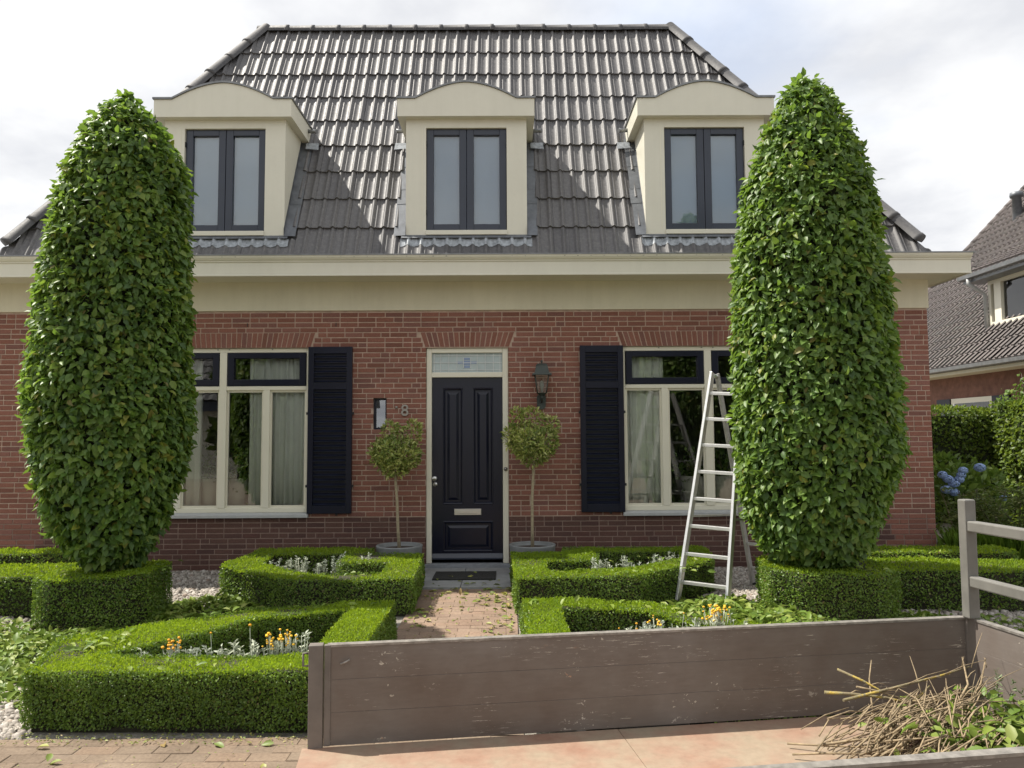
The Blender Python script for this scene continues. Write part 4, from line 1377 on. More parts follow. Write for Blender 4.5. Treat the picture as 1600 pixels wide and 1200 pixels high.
def column_tree(prof, cy, label, n_leaf, seed):
    g = np.random.default_rng(seed)
    P_ = np.array(prof[::-1])
    zz, xx = P_[:, 0], P_[:, 1] - 0.045 * np.sign(P_[0, 1])
    rr = P_[:, 2] * 0.90 * (1 - 0.17 * np.clip((zz - 3.4) / (zz[-1] - 3.4), 0, 1))
    rr = np.maximum(rr - 0.045, 0.02)
    base = (float(xx[0]), cy, 0.0)
    t = empty('hornbeam_tree', base, label, 'tree', 'tall clipped columnar hornbeams')
    # area-weighted heights
    zs = np.linspace(zz[0], zz[-1], 400)
    rs = np.interp(zs, zz, rr)
    w = np.maximum(rs, 0.03) * np.sqrt(1 + np.gradient(rs, zs) ** 2)
    cdf = np.cumsum(w) / w.sum()
    lump_p = g.uniform(0, 6.28, (14, 3))

    def lump(a, z):
        s = np.zeros_like(a)
        for k in range(14):
            s += np.sin(a * (1 + k % 7) + lump_p[k, 0]) * np.sin(z * (1.5 + k * 0.55) + lump_p[k, 1])
        return s / 14

    def make(n, deep):
        z = np.interp(g.random(n), cdf, zs)
        a = g.uniform(0, 2 * np.pi, n)
        r = np.maximum(np.interp(z, zz, rr), 0.02)
        r = r * (1 + 0.06 * lump(a, z)) + 0.06 * lump(a * 2, z * 3)
        dr = np.interp(z, zs, np.gradient(rs, zs))
        Nn = norm(np.stack([np.cos(a), np.sin(a), -np.clip(dr, -6, 6)], 1))
        c = np.stack([np.interp(z, zz, xx), np.full(n, cy), z], 1)
        depth = g.exponential(0.045, n) * deep
        P = c + np.stack([np.cos(a), np.sin(a), np.zeros(n)], 1) * r[:, None] - Nn * depth[:, None]
        # hanging leaves: droop outward and down; shingle like
        Dn = np.stack([np.cos(a), np.sin(a), np.zeros(n)], 1) * g.uniform(-0.1, 0.75, (n, 1)) + np.array([0, 0, -0.6]) + g.normal(size=(n, 3)) * 0.58
        top = np.clip((z - (zz[-1] - 0.55)) / 0.5, 0, 1)[:, None]
        Dn = Dn + top * np.array([0, 0, 0.35])
        Nl = Nn * 0.9 + np.array([0, 0, 0.5]) + g.normal(size=(n, 3)) * 0.4
        L = g.uniform(0.042, 0.102, n)
        tint = np.clip(0.45 + 0.22 * lump(a, z * 1.3) * 3.5 + g.normal(size=n) * 0.26, 0, 0.93)
        odd = g.random(n) < 0.018
        tint[odd] = g.uniform(0.95, 0.999, odd.sum())
        return P, Nl, Dn, L, L * g.uniform(0.56, 0.76, n), tint

    P, Nl, Dn, L, W, tint = make(n_leaf, 1.0)
    # a thin spot or two where the inside shows
    for (hx, hz, hr) in ((0.05, 3.62, 0.14), (0.12, 1.0, 0.12), (-0.32, 2.45, 0.09)):
        dd = np.hypot((P[:, 0] - base[0] - hx), (P[:, 2] - hz)) + (P[:, 1] > cy) * 9
        keep = (dd > hr) | (g.random(len(P)) < 0.6)
        P, Nl, Dn, L, W, tint = (q[keep] for q in (P, Nl, Dn, L, W, tint))
    V, F, T = leaves(P, Nl, Dn, L, W, tint)
    # stray shoots that break the clipped outline
    q = g.integers(0, len(P), 200)
    outd = norm(P[q] - np.stack([np.full(len(q), base[0]), np.full(len(q), cy), P[q][:, 2]], 1) + 1e-6)
    ex = leaves(P[q] + outd * g.uniform(0.01, 0.05, (len(q), 1)), Nl[q], outd + g.normal(size=(len(q), 3)) * 0.4 + np.array([0, 0, 0.15]), L[q] * 1.05, W[q] * 0.9, tint[q])
    V, F, T = join_arrays([(V, F, T), ex])
    crown = link_mesh('crown', tri_mesh('crown', V, F, T, MAT['hornbeam']), None, t)
    crown['kind'] = 'stuff'
    # twiggy dark inside
    core = MB()
    ring = []
    nz, ns = 26, 20
    for i in range(nz):
        z = zz[0] + (zz[-1] - zz[0] - 0.12) * i / (nz - 1) + 0.03
        r = max(np.interp(z, zz, rr) - 0.115, 0.02)
        for k in range(ns):
            a = 2 * math.pi * k / ns
            q_ = r * (1 + 0.08 * math.sin(3 * a + i))
            ring.append((float(np.interp(z, zz, xx)) + q_ * math.cos(a), cy + q_ * math.sin(a), z))
    core.add(ring, [(i * ns + k, i * ns + (k + 1) % ns, (i + 1) * ns + (k + 1) % ns, (i + 1) * ns + k) for i in range(nz - 1) for k in range(ns)] + [tuple(range((nz - 1) * ns, nz * ns)), tuple(range(ns))[::-1]], True)
    core.build('inner_twigs', MAT['crown_core'], t)
    tk = MB().tube([(base[0], cy, -0.05), (base[0] + 0.01, cy, 0.4), (base[0], cy, 1.5), (base[0], cy, 3.6)], [0.13, 0.11, 0.09, 0.03], 12)
    for k in range(14):
        a = k * 2.4
        z = 0.35 + 0.05 * k
        tk.tube([(base[0], cy, z), (base[0] + 0.25 * math.cos(a), cy + 0.25 * math.sin(a), z + 0.25), (base[0] + 0.42 * math.cos(a), cy + 0.42 * math.sin(a), z + 0.6)], [0.03, 0.02, 0.008], 6)
    tk.build('trunk', MAT['bark'], t)
    # the leaves that show largest, one object each
    P, Nl, Dn, L, W, tint = make(2400, 0.0)
    f = (P[:, 1] < cy - 0.25)
    P, Nl, Dn, L = P[f][:300], Nl[f][:300], Dn[f][:300], L[f][:300]
    Dn = norm(Dn); Nl = norm(Nl - Dn * np.sum(Nl * Dn, 1, keepdims=True)); S = np.cross(Dn, Nl)
    inv = t.matrix_basis.inverted()
    for i in range(len(P)):
        o = bpy.data.objects.new('leaf', leaf_one)
        COL.objects.link(o)
        o.parent = t
        o.matrix_parent_inverse = inv
        sc = L[i] / 0.1 * 1.08
        mm = Matrix(((S[i][0] * sc, Dn[i][0] * sc, Nl[i][0] * sc, P[i][0]), (S[i][1] * sc, Dn[i][1] * sc, Nl[i][1] * sc, P[i][1]), (S[i][2] * sc, Dn[i][2] * sc, Nl[i][2] * sc, P[i][2]), (0, 0, 0, 1)))
        o.matrix_basis = mm
    return t


column_tree(TL, 6.95, 'tall clipped columnar hornbeam left of the front door, narrowing to a point', 29000, 21)
column_tree(TR, 6.95, 'tall clipped columnar hornbeam with broad leaves beside the aluminium ladder', 31000, 22)


# ------------------------------------------------------------------ clipped box hedges
def box_hedge(outer, inner, z1, label, group='clipped box hedges of the front garden', dens_top=5200, dens_side=3600, leaf=0.019, z0=0.0, top_mat=True, seed=1, slope=None):
    """a hedge with the plan of a polygon, with an open bed inside if inner is given; leaf sized faces all over"""
    g = np.random.default_rng(seed)
    cx = float(np.mean([p[0] for p in outer])); cy = float(np.mean([p[1] for p in outer]))
    o = empty('box_hedge', (cx, cy, z0), label, 'hedge', group)
    holes = inner if inner else []

    def inpoly(px, py, poly):
        c = np.zeros(len(px), bool)
        n = len(poly)
        for i in range(n):
            (xa, ya), (xb, yb) = poly[i], poly[(i + 1) % n]
            cond = ((ya > py) != (yb > py)) & (px < (xb - xa) * (py - ya) / (yb - ya + 1e-12) + xa)
            c ^= cond
        return c
    # core solid
    bm = bmesh.new()

    def offset(poly, d):
        n = len(poly)
        area = sum(poly[i][0] * poly[(i + 1) % n][1] - poly[(i + 1) % n][0] * poly[i][1] for i in range(n))
        sg = 1 if area > 0 else -1
        out = []
        for i in range(n):
            a, b, c = Vector(poly[i - 1]), Vector(poly[i]), Vector(poly[(i + 1) % n])
            e1, e2 = (b - a).normalized(), (c - b).normalized()
            n1, n2 = Vector((-e1.y, e1.x)) * sg, Vector((-e2.y, e2.x)) * sg
            bis = (n1 + n2)
            bis = bis / max(bis.dot(n1), 0.3) if bis.length > 1e-6 else n1
            out.append(tuple(b + bis * d))
        return out
    ins = 0.045
    loops = [offset(outer, ins)] + [offset(h, -ins) for h in holes]
    edges = []
    for lp_ in loops:
        vs = [bm.verts.new((x, y, z1 - 0.018)) for x, y in lp_]
        edges += [bm.edges.new((vs[i], vs[(i + 1) % len(vs)])) for i in range(len(vs))]
    bmesh.ops.triangle_fill(bm, use_beauty=True, edges=edges)
    topf = bm.faces[:]
    ex = bmesh.ops.extrude_face_region(bm, geom=topf)
    for v_ in ex['geom']:
        if isinstance(v_, bmesh.types.BMVert):
            v_.co.z = z0 - 0.02
    bmesh.ops.recalc_face_normals(bm, faces=bm.faces[:])
    me = bpy.data.meshes.new('inner_twigs'); bm.to_mesh(me); bm.free()
    link_mesh('inner_twigs', me, MAT['box_core'], o)
    # wandering of the surface
    ph = g.uniform(0, 6.28, 12)

    def wob(x, y, z):
        return 0.008 * (np.sin(x * 5 + ph[0]) + np.sin(y * 6 + ph[1]) + np.sin(z * 9 + x * 3 + ph[2])) + 0.005 * (np.sin(x * 17 + ph[3]) * np.sin(y * 15 + ph[4]) + np.sin(z * 21 + ph[5] + x * 11))
    parts = []
    # top
    xs = [p[0] for p in outer]; ys = [p[1] for p in outer]
    area_bb = (max(xs) - min(xs)) * (max(ys) - min(ys))
    n = int(area_bb * dens_top)
    px, py = g.uniform(min(xs), max(xs), n), g.uniform(min(ys), max(ys), n)
    keep = inpoly(px, py, outer)
    for h in holes: keep &= ~inpoly(px, py, h)
    px, py = px[keep], py[keep]
    n = len(px)
    P = np.stack([px, py, z1 + wob(px, py, np.zeros(n)) - g.exponential(0.010, n) - 0.006], 1)
    D = np.array([0, 0, 0.85]) + g.normal(size=(n, 3)) * 0.5
    L = g.uniform(0.8, 1.45, n) * leaf
    # patches of stronger and weaker growth, and a few odd shoots
    patch = 0.5 + 0.5 * np.sin(px * 3.1 + ph[6]) * np.sin(py * 4.3 + ph[7])
    shoot = g.random(n) < 0.02
    L = np.where(shoot, L * 1.7, L)
    tint = np.clip(0.25 + 0.35 * patch + g.normal(size=n) * 0.2, 0, 0.98)
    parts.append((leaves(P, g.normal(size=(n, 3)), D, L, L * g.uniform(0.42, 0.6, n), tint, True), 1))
    # sides
    for lp_, sgn in [(outer, 1)] + [(h, -1) for h in holes]:
        m_ = len(lp_)
        ar = sum(lp_[i][0] * lp_[(i + 1) % m_][1] - lp_[(i + 1) % m_][0] * lp_[i][1] for i in range(m_))
        so = sgn * (1 if ar > 0 else -1)
        for i in range(m_):
            a, b = np.array(lp_[i]), np.array(lp_[(i + 1) % m_])
            ln = np.linalg.norm(b - a)
            k = int(ln * (z1 - z0) * dens_side)
            if k < 1: continue
            t = g.random(k)
            z = z0 + 0.012 + (z1 - z0 - 0.012) * g.random(k) ** 0.92
            nn = np.array([(b - a)[1], -(b - a)[0]]) / ln * so
            xy = a + (b - a) * t[:, None]
            w = wob(xy[:, 0], xy[:, 1], z) * 1.3 - g.exponential(0.016, k)
            w -= np.clip((0.07 + 0.04 * np.sin(xy[:, 0] * 13 + ph[11]) - (z - z0)) / 0.07, 0, 1) * 0.018            # drawn in at the foot
            w -= np.clip((z - (z1 - 0.025)) / 0.025, 0, 1) * 0.008
            xy = xy + nn * w[:, None]
            P = np.column_stack([xy, z])
            N3 = np.array([nn[0], nn[1], 0.0])
            D = N3 * 0.22 + np.array([0, 0, 0.30]) + g.normal(size=(k, 3)) * 0.75
            L = g.uniform(0.7, 1.35, k) * leaf * 1.08
            tint = np.clip(0.38 + 0.24 * np.sin(xy[:, 0] * 5 + z * 7 + ph[8]) * np.sin(xy[:, 1] * 4 + xy[:, 0] * 9 + ph[9]) + g.normal(size=k) * 0.3, 0, 0.93)
            patchy = np.clip(np.sin(xy[:, 0] * 2.3 + ph[9]) * np.sin(xy[:, 0] * 4.1 + z * 5 + ph[10]), 0, 1)
            brown = g.random(k) < 0.012 + 0.10 * patchy ** 2
            tint[brown] = 0.999
            parts.append((leaves(P, N3 * 0.9 + np.array([0, 0, 0.42]) + g.normal(size=(k, 3)) * 0.5, D, L, L * g.uniform(0.62, 0.9, k), tint, True), 0))
    V, F, T = join_arrays([p[0] for p in parts])
    mi = np.concatenate([np.full(len(p[0][1]), p[1]) for p in parts])
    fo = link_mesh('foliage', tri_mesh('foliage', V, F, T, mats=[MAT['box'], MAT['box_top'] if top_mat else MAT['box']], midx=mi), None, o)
    return o


A_out = [(-2.66, 4.30), (-0.88, 4.26), (-0.88, 6.06), (-1.88, 5.86), (-2.60, 5.20), (-2.90, 5.05)]
A_in = [(-2.42, 4.64), (-1.17, 4.60), (-1.17, 5.74), (-1.78, 5.58), (-2.02, 5.14)]
box_hedge(A_out, [A_in], 0.325, 'long low box hedge frame at the front left, nearest the pavement', dens_top=24000, dens_side=26000, leaf=0.0125, seed=3)
B_out = [(0.11, 4.26), (1.95, 4.30), (2.10, 5.05), (1.80, 5.30), (1.10, 5.95), (0.11, 6.08)]
B_in = [(0.385, 4.60), (1.60, 4.64), (1.35, 5.18), (1.00, 5.68), (0.385, 5.76)]
box_hedge(B_out, [B_in], 0.325, 'low box hedge frame behind the trailer side, right of the path', dens_top=15000, dens_side=13000, leaf=0.0150, seed=4)
C_out = [(-1.91, 6.88), (-0.86, 6.96), (-0.92, 8.42), (-1.50, 8.46), (-1.52, 8.80), (-2.80, 8.80), (-2.84, 7.66)]
C_in = [(-1.84, 7.20), (-1.20, 7.27), (-1.20, 7.84), (-1.72, 7.88), (-1.74, 8.40), (-2.52, 8.40), (-2.50, 7.80)]
box_hedge(C_out, [C_in], 0.335, 'low box hedge frame against the house left of the door step', dens_top=10000, dens_side=9500, leaf=0.0165, seed=5)
D_out = [(0.05, 6.92), (1.15, 7.02), (2.08, 7.86), (2.20, 8.76), (0.60, 8.80), (0.58, 8.46), (0.02, 8.42)]
D_in = [(0.37, 7.28), (1.06, 7.36), (1.76, 8.00), (1.84, 8.40), (0.92, 8.40), (0.90, 7.92), (0.37, 7.88)]
box_hedge(D_out, [D_in], 0.335, 'low box hedge frame against the house behind the ladder foot', dens_top=10000, dens_side=9500, leaf=0.0165, seed=6)


def octagon(cx, cy, hx, hy, ch, rot=0.0):
    p = [(-hx, -hy + ch), (-hx + ch, -hy), (hx - ch, -hy), (hx, -hy + ch), (hx, hy - ch), (hx - ch, hy), (-hx + ch, hy), (-hx, hy - ch)]
    c, s = math.cos(rot), math.sin(rot)
    return [(cx + x * c - y * s, cy + x * s + y * c) for x, y in p]


box_hedge(octagon(-3.56, 6.92, 0.455, 0.46, 0.15, 0.10), None, 0.43, 'square clipped box bush wrapped round the foot of the left columnar tree', dens_top=9000, dens_side=10500, leaf=0.0165, seed=7, group='box bushes round the tree feet')
box_hedge(octagon(2.80, 6.92, 0.53, 0.50, 0.22, -0.10), None, 0.44, 'rounded clipped box bush wrapped round the foot of the right columnar tree', dens_top=9000, dens_side=10500, leaf=0.0165, seed=8, group='box bushes round the tree feet')
box_hedge([(-7.2, 6.92), (-4.25, 6.98), (-3.95, 7.42), (-3.66, 7.46), (-3.66, 7.84), (-4.2, 7.72), (-7.2, 7.52)], None, 0.36, 'straight low box hedge behind the left tree, nearer of two at the left edge', dens_top=7000, dens_side=6500, leaf=0.0185, seed=9)
box_hedge([(-7.2, 8.28), (-4.7, 8.36), (-4.65, 8.72), (-7.2, 8.68)], None, 0.36, 'short low box hedge along the wall at the far left', dens_top=6000, dens_side=5000, leaf=0.021, seed=10)
box_hedge([(3.05, 7.55), (3.3, 7.02), (6.6, 6.72), (6.6, 7.28), (3.35, 7.68)], None, 0.37, 'long low box hedge behind the trailer rack at the right', dens_top=7000, dens_side=6500, leaf=0.0185, seed=12)
box_hedge([(3.35, 8.18), (5.3, 8.06), (5.3, 8.48), (3.4, 8.58)], None, 0.36, 'short low box hedge below the right brick corner of the house', dens_top=6000, dens_side=5000, leaf=0.021, seed=13)

# ------------------------------------------------------------------ flowers in the box frames
SG = 'silver leaved bedding plants in the box frames'


def silver_plant(x, y, h, label, yellow=0, col='yellow', seed=0, group=SG, spread=0.07):
    g = np.random.default_rng(seed)
    o = empty('silver_plant', (x, y, 0.0), label, 'plant', group)
    arr = []
    st = MB()
    for k in range(int(9 + 5 * g.random())):
        a = g.uniform(0, 6.28); r = g.uniform(0.01, spread)
        tip = np.array([x + r * math.cos(a), y + r * math.sin(a), h * g.uniform(0.62, 1.0)])
        ba = np.array([x + 0.3 * r * math.cos(a), y + 0.3 * r * math.sin(a), 0.0])
        st.tube([tuple(ba), tuple((ba + tip) / 2), tuple(tip)], [0.004, 0.003, 0.002], 4)
        n = 34
        t = g.uniform(0.25, 1.0, n)
        P = ba + (tip - ba) * t[:, None]
        ang_ = g.uniform(0, 6.28, n)
        D = np.stack([np.cos(ang_), np.sin(ang_), g.uniform(0.2, 0.9, n)], 1)
        L = g.uniform(0.018, 0.042, n)
        arr.append(leaves(P, g.normal(size=(n, 3)) + np.array([0, 0, 1]), D, L, L * 0.4, g.random(n), True))
    V, F, T = join_arrays(arr)
    link_mesh('foliage', tri_mesh('foliage', V, F, T, MAT['silver']), None, o)
    st.build('stem', MAT['silver'], o)
    fs_ = MB()
    for k in range(yellow):
        a = g.uniform(0, 6.28); r = g.uniform(0, spread * 1.1)
        fz = h * (g.uniform(0.88, 1.12) if yellow > 1 else 1.2)
        b = MB()
        rr_ = g.uniform(0.006, 0.0105)
        c = (x + r * math.cos(a), y + r * math.sin(a), fz)
        b.lathe([(0.0, -rr_ * 0.7), (rr_ * 0.8, -rr_ * 0.5), (rr_, 0), (rr_ * 0.75, rr_ * 0.6), (0, rr_ * 0.8)], c, 8)
        b.build('flower_head', MAT[col], o)
        fs_.tube([(x + 0.4 * r * math.cos(a), y + 0.4 * r * math.sin(a), h * 0.4), (c[0], c[1], fz - rr_ * 0.5)], 0.0018, 4)
    if yellow:
        fs_.build('flower_stem', MAT['silver'], o)
    return o


spA = [(-2.02, 4.72, .355, 22, 'orange'), (-1.90, 4.74, .34, 0, ''), (-1.78, 4.76, .35, 1, 'orange'), (-1.68, 4.76, .37, 0, ''), (-1.56, 4.77, .38, 1, 'orange'), (-1.45, 4.77, .355, 20, 'yellow'), (-1.36, 4.80, .37, 24, 'yellow'), (-1.27, 4.80, .41, 0, ''), (-2.2, 4.72, .33, 0, ''), (-2.32, 4.70, .335, 0, '')]
labA = ['silver plant with a cluster of orange buttons, leftmost flowers of the front left frame', 'plain silver plant just right of the orange buttons in the front left frame', 'silver plant bearing one orange bud in the front left frame', 'plain silver tuft between the orange and yellow flowers at the front left',
        'silver plant with one orange bud raised above it in the front left frame', 'silver plant with a thick yellow cluster beside the trailer post, the left one', 'silver plant with a thick yellow cluster beside the trailer post, the right one', 'tall plain silver plant close to the trailer end post', 'low plain silver plant left of the orange buttons in the front left frame', 'smallest silver plant at the pointed left end of the front left frame']
for i, ((x, y, h, ny, c), lab) in enumerate(zip(spA, labA)):
    silver_plant(x, y, h, lab, ny, c or 'yellow', 100 + i)
spB = [(0.80, 5.28, .30, 3, 'orange'), (0.90, 5.24, .35, 0, ''), (1.00, 5.26, .36, 12, 'yellow'), (1.12, 5.26, .34, 1, 'orange'), (1.24, 5.3, .36, 0, ''), (1.40, 5.26, .40, 60, 'yellow'), (1.52, 5.26, .38, 0, '')]
labB = ['low silver plant with orange buttons, leftmost in the frame behind the trailer', 'plain silver plant second from left in the frame behind the trailer', 'silver plant with golden buttons in the middle of the frame behind the trailer', 'silver plant with one orange button in the frame behind the trailer',
        'plain silver plant left of the big yellow clump behind the trailer', 'big clump of bright yellow flowers in front of the ladder foot', 'plain silver plant right of the big yellow clump behind the trailer']
for i, ((x, y, h, ny, c), lab) in enumerate(zip(spB, labB)):
    silver_plant(x, y, h, lab, ny, c or 'yellow', 130 + i, spread=0.09 if ny > 20 else 0.07)
ORD = ['first', 'second', 'third', 'fourth', 'fifth', 'sixth', 'seventh', 'eighth']
for i in range(7):
    silver_plant(-2.42 + i * 0.155, 7.95 + 0.12 * math.sin(i * 2.1) + 0.12, 0.36 + 0.03 * math.sin(i * 3.3), ORD[6 - i] + ' silver plant from the door in the box frame left of the step', 0, 'yellow', 160 + i, 'silver plants in the box frame left of the door', 0.10)
for i in range(8):
    silver_plant(0.86 + i * 0.115 if i < 4 else 0.92 + i * 0.115, 7.66 + (0.05 + 0.09 * max(0, i - 2)) , 0.37 + 0.03 * math.sin(i * 2.7), ORD[i] + ' silver plant from the door in the box frame right of the step', 0, 'yellow', 180 + i, 'silver plants in the box frame right of the door', 0.08)

# soil inside the frames
for nm, poly in (('A', A_in), ('B', B_in), ('C', C_in), ('D', D_in)):
    me = bpy.data.meshes.new('bed_soil')
    me.from_pydata([(x, y, -0.009) for x, y in poly], [], [tuple(range(len(poly)))])
    o = link_mesh('bed_soil', me, MAT['soil'])
    tag(o, {'A': 'dark soil inside the front left box frame', 'B': 'dark soil inside the box frame behind the trailer', 'C': 'dark soil inside the box frame left of the door', 'D': 'dark soil inside the box frame right of the door'}[nm], 'soil', None, 'structure')


# ------------------------------------------------------------------ gravel and clippings
def inpoly1(px, py, poly):
    c = np.zeros(len(px), bool)
    n = len(poly)
    for i in range(n):
        (xa, ya), (xb, yb) = poly[i], poly[(i + 1) % n]
        c ^= ((ya > py) != (yb > py)) & (px < (xb - xa) * (py - ya) / (yb - ya + 1e-12) + xa)
    return c


CUBE = np.array([(-1, -1, -1), (1, -1, -1), (1, 1, -1), (-1, 1, -1), (-.7, -.7, 1), (.7, -.7, 1), (.7, .7, 1), (-.7, .7, 1)]) * 0.5
CTRI = np.array([(4, 5, 6), (4, 6, 7), (0, 1, 5), (0, 5, 4), (1, 2, 6), (1, 6, 5), (2, 3, 7), (2, 7, 6), (3, 0, 4), (3, 4, 7)])


def pebbles(zones, label):
    arr = []
    for x0, x1, y0, y1, n, s in zones:
        px, py = rng.uniform(x0, x1, n), rng.uniform(y0, y1, n)
        k = ~(inpoly1(px, py, A_out) | inpoly1(px, py, B_out) | inpoly1(px, py, C_out) | inpoly1(px, py, D_out) | ((px > -0.96) & (px < 0.10)))
        px, py = px[k], py[k]
        n = len(px)
        sz = rng.uniform(0.6, 1.35, n) * s
        V0 = CUBE[None] * (1 + rng.normal(size=(n, 8, 3)) * 0.18) * np.stack([rng.uniform(.8, 1.3, n), rng.uniform(.7, 1.1, n), rng.uniform(.5, .9, n)], 1)[:, None, :] * sz[:, None, None]
        a = rng.uniform(0, 6.28, n); t = rng.normal(size=n) * 0.3
        ca, sa = np.cos(a)[:, None], np.sin(a)[:, None]
        ct, st = np.cos(t)[:, None], np.sin(t)[:, None]
        X, Y, Z = V0[..., 0], V0[..., 1], V0[..., 2]
        Y, Z = Y * ct - Z * st, Y * st + Z * ct
        X, Y = X * ca - Y * sa, X * sa + Y * ca
        V = np.stack([X + px[:, None], Y + py[:, None], Z + (rng.uniform(-0.012, 0.006, n))[:, None]], 2).reshape(-1, 3)
        F = (CTRI[None] + (np.arange(n) * 8)[:, None, None]).reshape(-1, 3)
        arr.append((V, F, np.repeat(rng.random(n), 8)))
    V, F, T = join_arrays(arr)
    m, n_, l_, p_ = new_mat('pebble')
    at = n_.new('ShaderNodeAttribute'); at.attribute_name = 'tint'
    l_.new(ramp(n_, l_, at.outputs['Fac'], [(0, (0.17, 0.15, 0.13)), (0.35, (0.30, 0.265, 0.23)), (0.7, (0.38, 0.345, 0.305)), (0.9, (0.47, 0.44, 0.40)), (1, (0.25, 0.19, 0.15))]), p_.inputs['Base Color'])
    p_.inputs['Roughness'].default_value = 0.85
    o = link_mesh('gravel', tri_mesh('gravel', V, F, T, m))
    tag(o, label, 'gravel', None, 'stuff')


pebbles([(-4.6, -2.6, 4.23, 5.6, 7000, 0.032), (-3.2, -1.7, 6.0, 8.9, 7000, 0.030), (1.9, 3.2, 7.2, 9.3, 6500, 0.030), (3.0, 6.2, 5.2, 7.1, 9000, 0.034), (-6.5, -3.0, 5.6, 9.3, 8000, 0.030), (3.0, 5.6, 7.2, 9.3, 3500, 0.030), (2.0, 3.4, 4.3, 6.5, 3500, 0.033)], 'pale pebbles spread between the box hedges and the house')


def clippings(zones, label, mat, name='clippings', smin=0.045, smax=0.10):
    arr = []
    for cx, cy, rx, ry, hgt, n, zbase in zones:
        a = rng.uniform(0, 6.28, n); r = np.sqrt(rng.random(n))
        px, py = cx + rx * r * np.cos(a), cy + ry * r * np.sin(a)
        lump = 0.6 + 0.4 * np.sin(px * 9 + 1) * np.sin(py * 8)
        z = zbase + hgt * (1 - r ** 2) * lump * rng.random(n) ** 0.6 + 0.006
        L = rng.uniform(smin, smax, n)
        D = np.stack([rng.normal(size=n), rng.normal(size=n), rng.normal(size=n) * 0.35], 1)
        N = np.array([0, 0, 1.0]) + rng.normal(size=(n, 3)) * 0.5
        arr.append(leaves(np.stack([px, py, z], 1), N, D, L, L * rng.uniform(0.45, 0.65, n), rng.random(n)))
    V, F, T = join_arrays(arr)
    o = link_mesh(name, tri_mesh(name, V, F, T, mat))
    tag(o, label, 'clippings', None, 'stuff')
    return o


clippings([(-4.9, 6.0, 1.3, 0.95, 0.14, 2600, 0), (-3.75, 5.75, 0.75, 0.65, 0.12, 1500, 0), (-3.6, 5.0, 0.85, 0.5, 0.09, 1900, 0), (-4.6, 5.2, 0.9, 0.6, 0.09, 1600, 0), (-3.3, 6.2, 0.5, 0.3, 0.08, 700, 0), (-3.2, 5.75, 0.5, 0.45, 0.08, 600, 0), (-2.72, 7.15, 0.62, 0.55, 0.13, 1900, 0), (-2.5, 6.4, 0.5, 0.5, 0.08, 800, 0), (-5.5, 6.5, 0.9, 0.5, 0.12, 900, 0)], 'pale green cut leaves heaped round the left columnar tree', MAT['clipping'])
clippings([(1.75, 6.35, 0.65, 0.62, 0.16, 1900, 0), (1.95, 7.15, 0.5, 0.4, 0.10, 800, 0), (1.55, 5.75, 0.5, 0.30, 0.10, 700, 0.28), (1.9, 5.35, 0.35, 0.35, 0.08, 350, 0.3), (3.9, 6.3, 0.7, 0.5, 0.04, 500, 0), (3.45, 6.6, 0.35, 0.35, 0.05, 300, 0)], 'green cut leaves heaped under the ladder and the right tree', MAT['clipping'], 'clippings')
# loose leaves lying about
arr = []


def scatter(n, x0, x1, y0, y1, z, curl=0.35, s0=0.04, s1=0.09):
    P = np.stack([rng.uniform(x0, x1, n), rng.uniform(y0, y1, n), np.full(n, z) + rng.uniform(0.001, 0.012, n)], 1)
    D = np.stack([rng.normal(size=n), rng.normal(size=n), rng.normal(size=n) * 0.18], 1)
    L = rng.uniform(s0, s1, n)
    arr.append(leaves(P, np.array([0, 0, 1.0]) + rng.normal(size=(n, 3)) * curl, D, L, L * rng.uniform(0.45, 0.62, n), rng.random(n)))


scatter(30, -0.86, -0.4, 7.6, 8.2, 0.006); scatter(70, -0.3, 0.04, 7.3, 8.2, 0.006); scatter(26, -0.9, -0.6, 6.5, 7.2, 0.006); scatter(34, -0.15, 0.06, 6.2, 7.3, 0.006); scatter(26, -0.8, 0.0, 6.2, 8.1, 0.006)
scatter(10, -0.95, -0.1, 8.2, 8.5, 0.024); scatter(5, -0.75, -0.4, 8.55, 8.9, 0.042)
scatter(9, -3.0, -1.0, 3.7, 4.2, 0.004, 0.3, 0.05, 0.09)
scatter(420, -2.9, -0.8, 4.12, 4.26, 0.002, 0.5, 0.008, 0.022); scatter(160, -3.3, -0.8, 3.6, 4.12, 0.002, 0.5, 0.006, 0.016)
scatter(140, -0.92, 0.06, 6.0, 8.1, 0.004, 0.5, 0.008, 0.025)
V, F, T = join_arrays(arr)
tag(link_mesh('fallen_leaves', tri_mesh('fallen_leaves', V, F, T, MAT['dry_leaf'])), 'curled yellow green leaves dropped on the path and the pavement', 'leaves', None, 'stuff')
arr = []
scatter(14, -2.7, -0.9, 4.32, 4.58, 0.33, 0.4, 0.04, 0.07); scatter(16, -2.4, -1.0, 5.5, 5.95, 0.33, 0.4); scatter(8, -1.9, -0.9, 6.95, 7.25, 0.34, 0.4); scatter(14, 0.1, 1.2, 5.78, 6.02, 0.33, 0.4, 0.05, 0.1); scatter(10, 0.08, 1.1, 7.0, 7.3, 0.34, 0.4); scatter(40, 1.0, 1.9, 7.1, 8.0, 0.335, 0.4); scatter(50, -3.9, -3.0, 6.5, 7.3, 0.43, 0.6); scatter(40, 2.25, 3.2, 6.5, 7.3, 0.44, 0.6)
scatter(40, -2.7, -2.35, 4.7, 5.1, 0.33, 0.4)
V, F, T = join_arrays(arr)
tag(link_mesh('stray_leaves', tri_mesh('stray_leaves', V, F, T, MAT['clipping'])), 'single cut leaves lying on top of the clipped box hedges', 'leaves', None, 'stuff')

# ------------------------------------------------------------------ ladder
lad = empty('stepladder', (1.9, 7.5, 0), 'aluminium A-frame stepladder standing open beside the right columnar tree', 'ladder')


